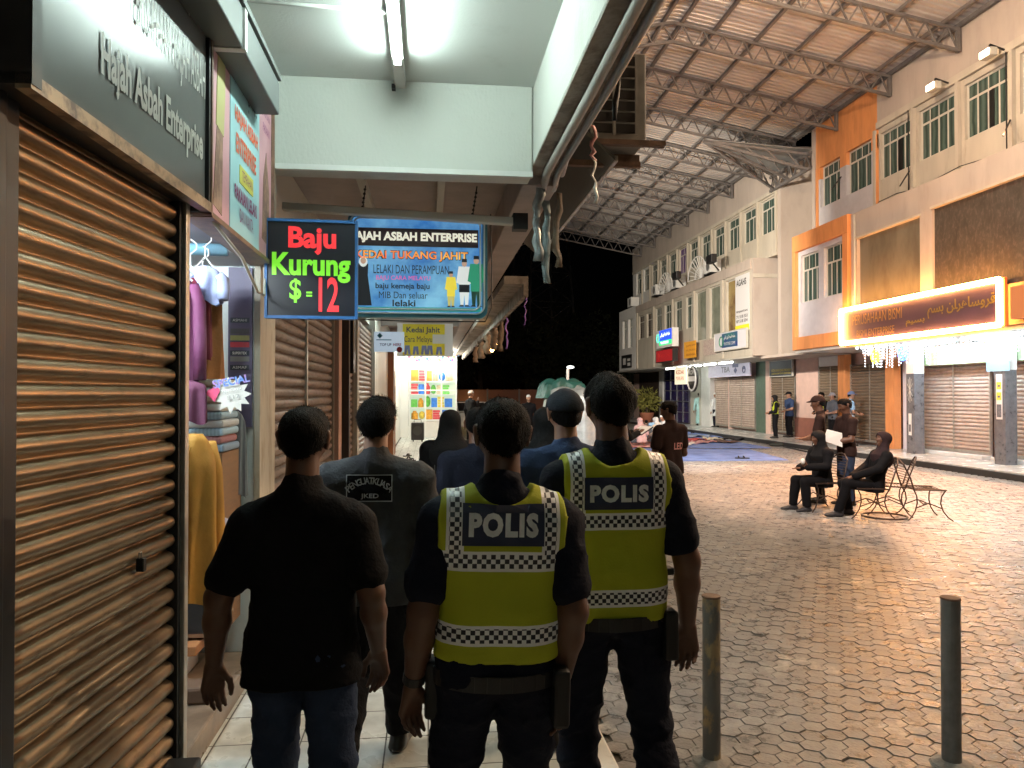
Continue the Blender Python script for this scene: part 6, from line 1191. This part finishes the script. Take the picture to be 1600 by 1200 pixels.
def vest_mat(name, zlo, zmid, xst, wst, hb, ztop):
    """lime vest cloth with checkered reflective bands, by height and width on the garment"""
    m = bpy.data.materials.new(name); m.use_nodes = True; nt = m.node_tree; L = nt.links.new; p = nt.nodes['Principled BSDF']; p.inputs['Roughness'].default_value = .55
    tc = nd(nt, 'ShaderNodeTexCoord'); sp = nd(nt, 'ShaderNodeSeparateXYZ'); L(tc.outputs['Object'], sp.inputs[0])
    def mth(op, a, b=None, c=None):
        n = nd(nt, 'ShaderNodeMath', operation=op)
        for i, q in enumerate((a, b, c)):
            if q is None: continue
            if isinstance(q, (int, float)): n.inputs[i].default_value = q
            else: L(q, n.inputs[i])
        return n.outputs[0]
    X, Z = sp.outputs[0], sp.outputs[2]; ax = mth('ABSOLUTE', X)
    inb = lambda v, a, b: mth('MULTIPLY', mth('GREATER_THAN', v, a), mth('LESS_THAN', v, b))
    mx_ = lambda a, b: mth('MAXIMUM', a, b)
    bands = mx_(inb(Z, zlo, zlo+hb), inb(Z, zmid, zmid+hb)); vert = mth('MULTIPLY', inb(ax, xst, xst+wst), mth('GREATER_THAN', Z, zmid+.01)); strip = mx_(bands, vert)
    e = .009; ib = mx_(inb(Z, zlo+e, zlo+hb-e), inb(Z, zmid+e, zmid+hb-e)); iv = mth('MULTIPLY', inb(ax, xst+e, xst+wst-e), mth('GREATER_THAN', Z, zmid+hb-e)); inn = mx_(ib, iv)
    c = (hb-2*e)/3; ck = lambda v, o: mth('FLOOR', mth('DIVIDE', mth('ADD', v, o), c)); s = mth('ADD', mth('ADD', ck(X, 10-c*.5), ck(Z, 10-((zmid+e) % c))), 0.); chk = mth('MODULO', s, 2.); chk = mth('LESS_THAN', mth('ABSOLUTE', mth('SUBTRACT', chk, 1.)), .5)
    mA = nd(nt, 'ShaderNodeMix', data_type='RGBA'); mB = nd(nt, 'ShaderNodeMix', data_type='RGBA')
    n = nd(nt, 'ShaderNodeTexNoise'); n.inputs['Scale'].default_value = 7; L(tc.outputs['Object'], n.inputs[0]); mc = nd(nt, 'ShaderNodeMix', data_type='RGBA'); L(n.outputs[0], mc.inputs[0]); mc.inputs[6].default_value = (.36, .40, .010, 1); mc.inputs[7].default_value = (.48, .52, .018, 1)
    L(strip, mA.inputs[0]); L(mc.outputs[2], mA.inputs[6]); mA.inputs[7].default_value = (.88, .9, .9, 1)
    L(mth('MULTIPLY', chk, inn), mB.inputs[0]); L(mA.outputs[2], mB.inputs[6]); mB.inputs[7].default_value = (.015, .018, .03, 1); L(mB.outputs[2], p.inputs['Base Color'])
    L(mth('SUBTRACT', .75, mth('MULTIPLY', strip, .45)), p.inputs['Roughness'])
    n2 = nd(nt, 'ShaderNodeTexNoise'); n2.inputs['Scale'].default_value = 160; L(tc.outputs['Object'], n2.inputs[0]); b = nd(nt, 'ShaderNodeBump'); b.inputs['Strength'].default_value = .3; b.inputs['Distance'].default_value = .004; L(n2.outputs[0], b.inputs['Height']); L(b.outputs[0], p.inputs['Normal'])
    return m
# ---------------------------------------------------------------- the walking group seen from behind
M_pan = mat('dark_blue_vest_panel', (.018, .028, .07), .5, var=.15); M_ltr = mat('silver_reflective_letters', (.78, .82, .84), .3, var=.1, vs=30)
def officer(label, X, Y, H, zl, zm, zt, xs, pose, seed, panel, w=1.06):
    vm = vest_mat('checkered_lime_vest_%s' % 'ab'[seed % 2], zl, zm, xs, .052, .058, zt)
    d = person(label, (X, Y, 0), 0, H, 'tshirt', C_navy, C_navy, 'hair', vox=.0085, pose=pose, w=w, vest=dict(m=vm, z0=zl-.055), tuck=True, cargo=True, seed=seed, sleeve=.70)
    v = d['vest']; r = d['root']; x0, x1, z0, z1 = panel
    project(v, [rect2(x0, x1, z0, z1)], 'panel', M_pan, v, -1, .004, 4); project(v, [txt2('POLIS', x0+.018, z0+.025, x1-x0-.036, z1-z0-.05, .055)], 'lettering', M_ltr, v, -1, .0075, 1)
    u = H; b = MB(); pz = d['pel'][2]-.02*u
    ring_ = [(.118*w*u*math.cos(a), .070*u*math.sin(a)-.004, pz) for a in np.linspace(0, 2*math.pi, 33)]
    for a, c in zip(ring_, ring_[1:]): b.bar(a, c, .008, .045)
    b.build('belt', M_black, r)
    for s, q in ((-1, .03), (1, -.05)): MB().box(s*.118*w*u-.025, s*.118*w*u+.025, q-.045, q+.045, pz-.14, pz+.03).build('pouch', mat('black_nylon', (.008, .008, .009), .6), r, bevel=.012)
    MB().tube([(-.118*w*u-.02, .03, pz+.0), (-.118*w*u-.02, .03, pz+.12)], .012, 8).build('radio_aerial', M_black, r)
    for s in (-1, 1):
        for z in (.66, .60): MB().box(s*.122*w*u-.012, s*.122*w*u+.022, -.03, .02, z*u-.012, z*u+.012).build('side_buckle', M_black, v, bevel=.004)
    return d
ST = dict
P1 = person('man in a black polo shirt and dark jeans at the left of the walking group', (-.41, 2.48, 0), 0, 1.585, 'tshirt', C_black, C_jean, 'hair', vox=.0085, w=.93, seed=2, hem=.452, sleeve=.72,
    pose=dict(sh=.026, yaw=-3, pitch=6, eL=(-.157, -.035, .635), wL=(-.178, .01, .485), eR=(.142, -.03, .635), wR=(.152, .045, .49), kL=(-.062, .05, .285), aL=(-.065, .02, .045), kR=(.062, .0, .285), aR=(.065, -.09, .06)))
P3 = officer('police officer in a lime vest in the middle, nearest to the camera', (.178), 2.20, 1.615, .93, 1.14, 1.42, .112, dict(sh=.014, yaw=4, pitch=5, eL=(-.138, -.03, .625), wL=(-.152, .02, .475), eR=(.135, -.035, .63), wR=(.122, .01, .475), kL=(-.075, .03, .285), aL=(-.085, .0, .045), kR=(.07, .05, .29), aR=(.075, .06, .05)), 4, (-.118, .118, 1.215, 1.335), .97)
P4 = officer('taller police officer in a lime vest walking beside the peeling bollard', .645, 2.56, 1.70, .925, 1.185, 1.49, .115, dict(sh=.008, yaw=6, pitch=0, eL=(-.14, -.02, .63), wL=(-.145, .03, .48), eR=(.155, -.02, .625), wR=(.17, .02, .475), kL=(-.06, .06, .285), aL=(-.055, .08, .05), kR=(.088, .02, .285), aR=(.095, -.06, .055)), 5, (-.12, .12, 1.255, 1.365), .95)
for d, s, lab in ((P3, -1, 0), ):
    Wr = d['J']['wL']; E = d['J']['eL']; dr = (E-Wr)/np.linalg.norm(E-Wr); b = MB(); c = Vector(Wr+dr*.035); b.tube([c-Vector(dr)*.014, c+Vector(dr)*.014], .034, 16); b.build('wristwatch', M_black, d['root'])
P3['root'].rotation_euler.y = R(1.6)
P2 = person('man in a charcoal uniform with a lettered patch on his back', (-.24, 3.42, 0), R(-6), 1.605, 'jacket', C_char, C_black, 'tall', skin=SKIN2, vox=.0095, w=1.06, seed=6, hem=.44, pose=dict(sh=.012, pitch=2, kL=(-.05, .0, .285), aL=(-.055, -.14, .085), tL=(-.1, .8, -.55), kR=(.055, .05, .285), aR=(.06, .06, .045), eL=(-.165, -.03, .63), wL=(-.17, .0, .48), eR=(.165, -.02, .63), wR=(.17, .05, .485)))
M_pt = mat('pale_thread', (.40, .42, .43), .6)
x0, x1, z0, z1 = -.115, .09, 1.17, 1.29
e = .004; project(P2['shirt'], [rect2(x0, x1, z0, z1)], 'patch', C_black, P2['shirt'], -1, .003, 4)
project(P2['shirt'], [rect2(x0, x1, z0, z0+e), rect2(x0, x1, z1-e, z1), rect2(x0, x0+e, z0+e, z1-e), rect2(x1-e, x1, z0+e, z1-e)], 'patch_border', M_pt, P2['shirt'], -1, .007, 3)
arc = []; word = 'PENGUATKUASA'; 
for i, ch in enumerate(word):
    a = (i-5.5)/5.5*R(44); V, Fc, asp = textmesh(ch, .02); hh = .03; ww = min(.022, hh*asp); cx, cz = -.0125+.118*math.sin(a), 1.135+.113*math.cos(a)
    arc.append(([(cx+math.cos(a)*(p-.5)*ww+math.sin(a)*q*hh, cz-math.sin(a)*(p-.5)*ww+math.cos(a)*q*hh) for p, q in V], Fc))
arc.append(txt2('JKED', -.05, 1.18, .08, .026, .02)); project(P2['shirt'], arc, 'lettering', M_pt, P2['shirt'], -1, .007, 0)
P5 = person('woman in a black headscarf with a faint back patch, left of the middle officer', (.175, 6.0, 0), 0, 1.50, 'jacket', C_black, C_black, 'hijab', C_blk2, vox=.012, seed=8)
x0, x1, z0, z1 = -.13, .12, .98, 1.12
project(P5['shirt'], [rect2(x0, x1, z0, z0+.006), rect2(x0, x1, z1-.006, z1), rect2(x0, x0+.006, z0, z1), rect2(x1-.006, x1, z0, z1)]+[txt2('PENGUATKUASA', x0+.02, z0+.06, .21, .03), txt2('JKED', -.05, z0+.02, .09, .028)], 'lettering', mat('dim_thread', (.10, .11, .11), .7), P5['shirt'], -1, .008, 2)
P6 = person('person in a dark grey uniform mostly hidden behind the middle officer', (.30, 4.6, 0), 0, 1.54, 'tshirt', C_navy, C_black, 'hair', vox=.014, seed=9)
P7 = person('woman in a black headscarf and an olive patterned collar between the two officers', (.83, 5.2, 0), 0, 1.53, 'jacket', C_patt, C_black, 'hijab', C_blk2, vox=.012, seed=10)
P8 = person('man in a navy polo and a dark baseball cap in front of the taller officer', (.665, 3.55, 0), R(3), 1.645, 'tshirt', C_navy2, C_beige, 'cap', cloth('dark_cap', (.018, .022, .03)), skin=SKIN2, vox=.0095, seed=11, w=1.08, pose=dict(pitch=2, aR=(.06, .08, .05), kR=(.058, .06, .285), aL=(-.06, -.06, .05)))
b = MB(); q = P8['HD'](0, -.098, .035); b.box(q[0]-.035, q[0]-.005, q[1]-.004, q[1]+.004, q[2]-.004, q[2]+.004); b.build('cap_label', M_pt, P8['root'])
project(P8['shirt'], [txt2('JAHED', -.20, 1.10, .07, .016)], 'lettering', M_pt, P8['shirt'], -1, .006, 0)
# ---------------------------------------------------------------- people on the plaza
p13 = person('man in a dark brown shirt with LED printed on the back', (3.02, 9.0, PL), R(28), 1.68, 'tshirt', C_brown, C_black, 'hair', vox=.012, seed=12, w=1.05, pose=dict(yaw=25, pitch=12, eL=(-.15, .01, .62), wL=(-.09, .13, .60), hdL=(.5, .8, 0), eR=(.15, .0, .62), wR=(.08, .13, .6), hdR=(-.5, .8, 0)))
project(p13['shirt'], [txt2('LED', -.02, 1.10, .17, .085, .03)], 'lettering', mat('pale_red_letters', (.62, .30, .28), .6), p13['shirt'], -1, .006, 1)
SIT = dict(pz=.285, kL=(-.06, .24, .28), kR=(.07, .25, .285), aL=(-.07, .22, .045), aR=(.075, .27, .045))
def sit(**k): d = dict(SIT); d.update(k); return d
p14 = person('woman in black sitting on the left iron chair holding a small white object', (6.08, 10.85, PL), R(98), 1.60, 'jacket', C_black, C_black, 'hijab', C_blk2, vox=.011, seed=13, shoe=mat('dark_trainer', (.03, .03, .035), .5, var=.3), pose=sit(py=.0, lean=4, eL=(-.15, .06, .43), wL=(-.06, .21, .42), hdL=(.1, .6, .75), eR=(.15, .05, .43), wR=(.08, .2, .40), hdR=(-.5, .8, 0)))
o = MB().ball((0, 0, 0), .035, 10, sc=(1, 1, 1.4)).build('white_cup', M_white, None, smooth=True); wl = p14['J']['wL']; mw_ = Matrix.Rotation(R(98), 3, 'Z') @ Vector(wl+np.array((.01, .07, .09))); o.location = Vector((6.08, 10.85, PL))+mw_; tag(o, 'small white paper held by the woman on the left chair', 'paper')
p15 = person('woman in black with a round sleeve badge leaning back on an iron chair', (6.45, 10.15, PL), R(80), 1.64, 'jacket', C_black, C_black, 'hijab', cloth('dark_plum_scarf', (.03, .018, .02)), vox=.011, seed=14, shoe=mat('dark_trainer', (.03, .03, .035), .5), pose=sit(py=-.02, lean=-14, yaw=15, kL=(-.05, .23, .30), kR=(.07, .22, .285), aL=(-.03, .30, .05), aR=(.1, .16, .05), eL=(-.155, .0, .44), wL=(-.06, .17, .36), hdL=(.3, .9, -.2), eR=(.16, -.03, .44), wR=(.07, .14, .35), hdR=(-.4, .8, -.2)))
b = MB(); sR = p15['J']['sR']; eR = p15['J']['eR']; q = Vector(sR*.6+eR*.4)+Vector((.062, -.02, 0)); b.tube([(q.x, q.y+.05*math.cos(a), q.z+.05*math.sin(a)) for a in np.linspace(0, 6.283, 17)], .009, 6); b.build('badge', mat('cream_badge', (.6, .5, .42), .6), p15['root'])
p16 = person('man in a dark cap and black shirt standing behind the left seated woman', (6.43, 11.55, PL), R(60), 1.74, 'tshirt', C_brown, C_black, 'cap', C_brown, vox=.012, seed=15, w=1.05, pose=dict(pitch=6, eL=(-.14, .03, .625), wL=(-.06, .13, .60), hdL=(.6, .6, 0), eR=(.145, .03, .625), wR=(.07, .13, .60), hdR=(-.6, .6, 0)))
p17 = person('man with short hair reading a sheet of white paper behind the right chair', (6.72, 11.25, PL), R(88), 1.70, 'tshirt', C_brown, C_jean, 'hair', skin=SKIN, vox=.011, seed=16, w=1.02, pose=dict(pitch=16, eL=(-.14, .03, .63), wL=(-.06, .17, .60), hdL=(.3, .9, .1), eR=(.145, .03, .63), wR=(.07, .17, .60), hdR=(-.3, .9, .1)))
o = MB().add([(-.17, 0, .02), (.13, .0, -.08), (.15, .06, .14), (-.08, .07, .2)], [(0, 1, 2, 3)]).build('paper_sheet', M_white, None); o.location = (6.40, 11.06, PL+1.03); o.rotation_euler = (0, 0, R(-10)); so = o.modifiers.new('thick', 'SOLIDIFY'); so.thickness = .003; tag(o, 'large white sheet of paper held by the man behind the chairs', 'paper')
o = MB().box(-.1, .1, -.004, .004, -.07, .07).build('paper_sheet', M_white, None); o.location = (6.2, 11.28, PL+1.04); o.rotation_euler = (.3, 0, R(60)); tag(o, 'small white paper held by the man in the dark cap', 'paper')
# officers and others along the right walk
far = [('woman officer in a lime vest and black headscarf on the right walk', (12.75, 26.0, 0), 75, 1.58, 'jacket', C_black, 'hijab', C_blk2, C_hv), ('man in a navy shirt and dark cap leaning by the pink pier', (13.6, 26.6, 0), 95, 1.70, 'tshirt', C_navy2, 'cap', C_black, None), ('officer in a lime vest left of the orange columns', (13.45, 24.0, 0), 100, 1.68, 'jacket', C_black, 'hair', HAIR, C_hv), ('man in a pale cap beside the officer in the lime vest', (13.45, 23.3, 0), 95, 1.66, 'tshirt', C_grey, 'cap', cloth('pale_cap', (.3, .3, .33)), None), ('man in a blue cap and grey vest between the orange columns', (13.3, 22.0, 0), -110, 1.70, 'tshirt', C_lblue, 'cap', cloth('blue_grey_cap', (.13, .17, .30)), C_grey)]
for i, (lab, loc, rz, H, tp, tm, hd, hm, hv) in enumerate(far):
    person(lab, loc, R(rz), H, tp, tm, C_black if i != 4 else C_navy, hd, hm, SKIN2, .02, seed=20+i, hvest=hv, pose=dict(eL=(-.14, .02, .63), wL=(-.08, .13, .6), hdL=(.4, .8, 0), eR=(.14, .02, .63), wR=(.08, .13, .58), hdR=(-.4, .8, 0)) if i != 1 else dict(eL=(-.14, .02, .63), wL=(-.05, .14, .6)))
imam = person('man in a black robe and white cap with a microphone down the walk', (1.42, 25.2, 0), R(-60), 1.72, 'tunic', C_black, C_black, 'skullcap', C_white, SKIN2, .02, seed=30, pose=dict(eR=(.14, .05, .66), wR=(.06, .13, .80), hdR=(-.2, .3, .9)))
person('man in black with a white cap standing on the plaza before the hoarding', (3.6, 26.5, PL), R(170), 1.72, 'tunic', C_black, C_black, 'skullcap', C_white, SKIN2, .02, seed=31)
person('older man with white hair in a blue shirt left of the tarpaulin', (4.15, 24.6, PL), R(150), 1.72, 'tshirt', C_navy2, C_navy, 'hair', HAIRW, SKIN2, .02, seed=32)
person('man in a blue shirt right behind the older man', (4.6, 25.6, PL), R(-160), 1.66, 'tshirt', C_navy2, C_black, 'hair', HAIR, SKIN2, .02, seed=33)
person('man in a long pale teal robe walking away on the far walk', (14.0, 37.0, 0), R(-10), 1.68, 'robe', C_teal, C_teal, 'hair', HAIR, SKIN2, .025, seed=34)
person('man in a white tunic and dark trousers beside the beige shutter on the far walk', (14.05, 34.9, 0), R(20), 1.66, 'tunic', C_white, C_navy, 'skullcap', C_white, SKIN2, .025, seed=35)
KN = dict(pz=.13, lean=12, kL=(-.12, .2, .06), kR=(.12, .2, .06), aL=(-.05, .02, .05), aR=(.05, .02, .05), wL=(-.1, .17, .2), wR=(.1, .17, .2), eL=(-.15, .03, .25), eR=(.15, .03, .25))
for i, (px, py, tm, hd, hm, lab) in enumerate(((1020, 682, C_lblue, 'hair', HAIR, 'boy in a light blue shirt sitting on the mats'), (1010, 688, C_grey, 'hair', HAIR, 'boy in a grey shirt sitting on the mats'), (1003, 696, C_pinkc, 'hijab', C_pinkc, 'woman in pale pink sitting on the rug'), (1030, 694, cloth('cream_cloth', (.55, .48, .38)), 'hijab', C_white, 'woman in cream and white sitting on the rug'), (925, 690, C_white, 'skullcap', C_white, 'man in white sitting on the mats left of the taller officer'), (905, 688, cloth('red_cloth', (.42, .05, .05)), 'hair', HAIR, 'person in red sitting on the mats'), (1040, 687, C_white, 'skullcap', C_white, 'man in white with a cap sitting at the back of the rug'))):
    p = at(px, py, Z=PL+.06); person(lab, p, R(-40+i*25), 1.55 if i > 1 else 1.25, 'shirt', tm, C_grey, hd, hm, SKIN2, .022, seed=40+i, pose=KN, group='people sitting on the mats', feet=False)
q = at(962, 640, Y=12); rd = person('man in black on the plaza holding up an open book behind the taller officer', (q.x, 12, PL), R(-75), 1.68, 'shirt', C_black, C_black, 'hair', vox=.016, seed=60, pose=dict(pitch=10, eL=(-.13, .08, .64), wL=(-.06, .22, .68), hdL=(.2, .9, .3), eR=(.13, .08, .64), wR=(.06, .22, .68), hdR=(-.2, .9, .3)))
wm = (Vector(rd['J']['wL'])+Vector(rd['J']['wR']))/2+Vector((0, .13, .03)); o = MB(); o.box(-.19, -.004, -.13, .13, 0, .012); o.box(.004, .19, -.13, .13, 0, .012); o = o.build('open_book', C_black, None); p_ = MB(); p_.box(-.18, -.006, -.12, .12, .0125, .02); p_.box(.006, .18, -.12, .12, .0125, .02); p_.build('pages', M_white, o)
o.location = Vector((q.x, 12, PL))+Matrix.Rotation(R(-75), 3, 'Z') @ wm; o.rotation_euler = (R(30), 0, R(-75)); tag(o, 'open black book with white pages held up left of the LED shirt', 'book')
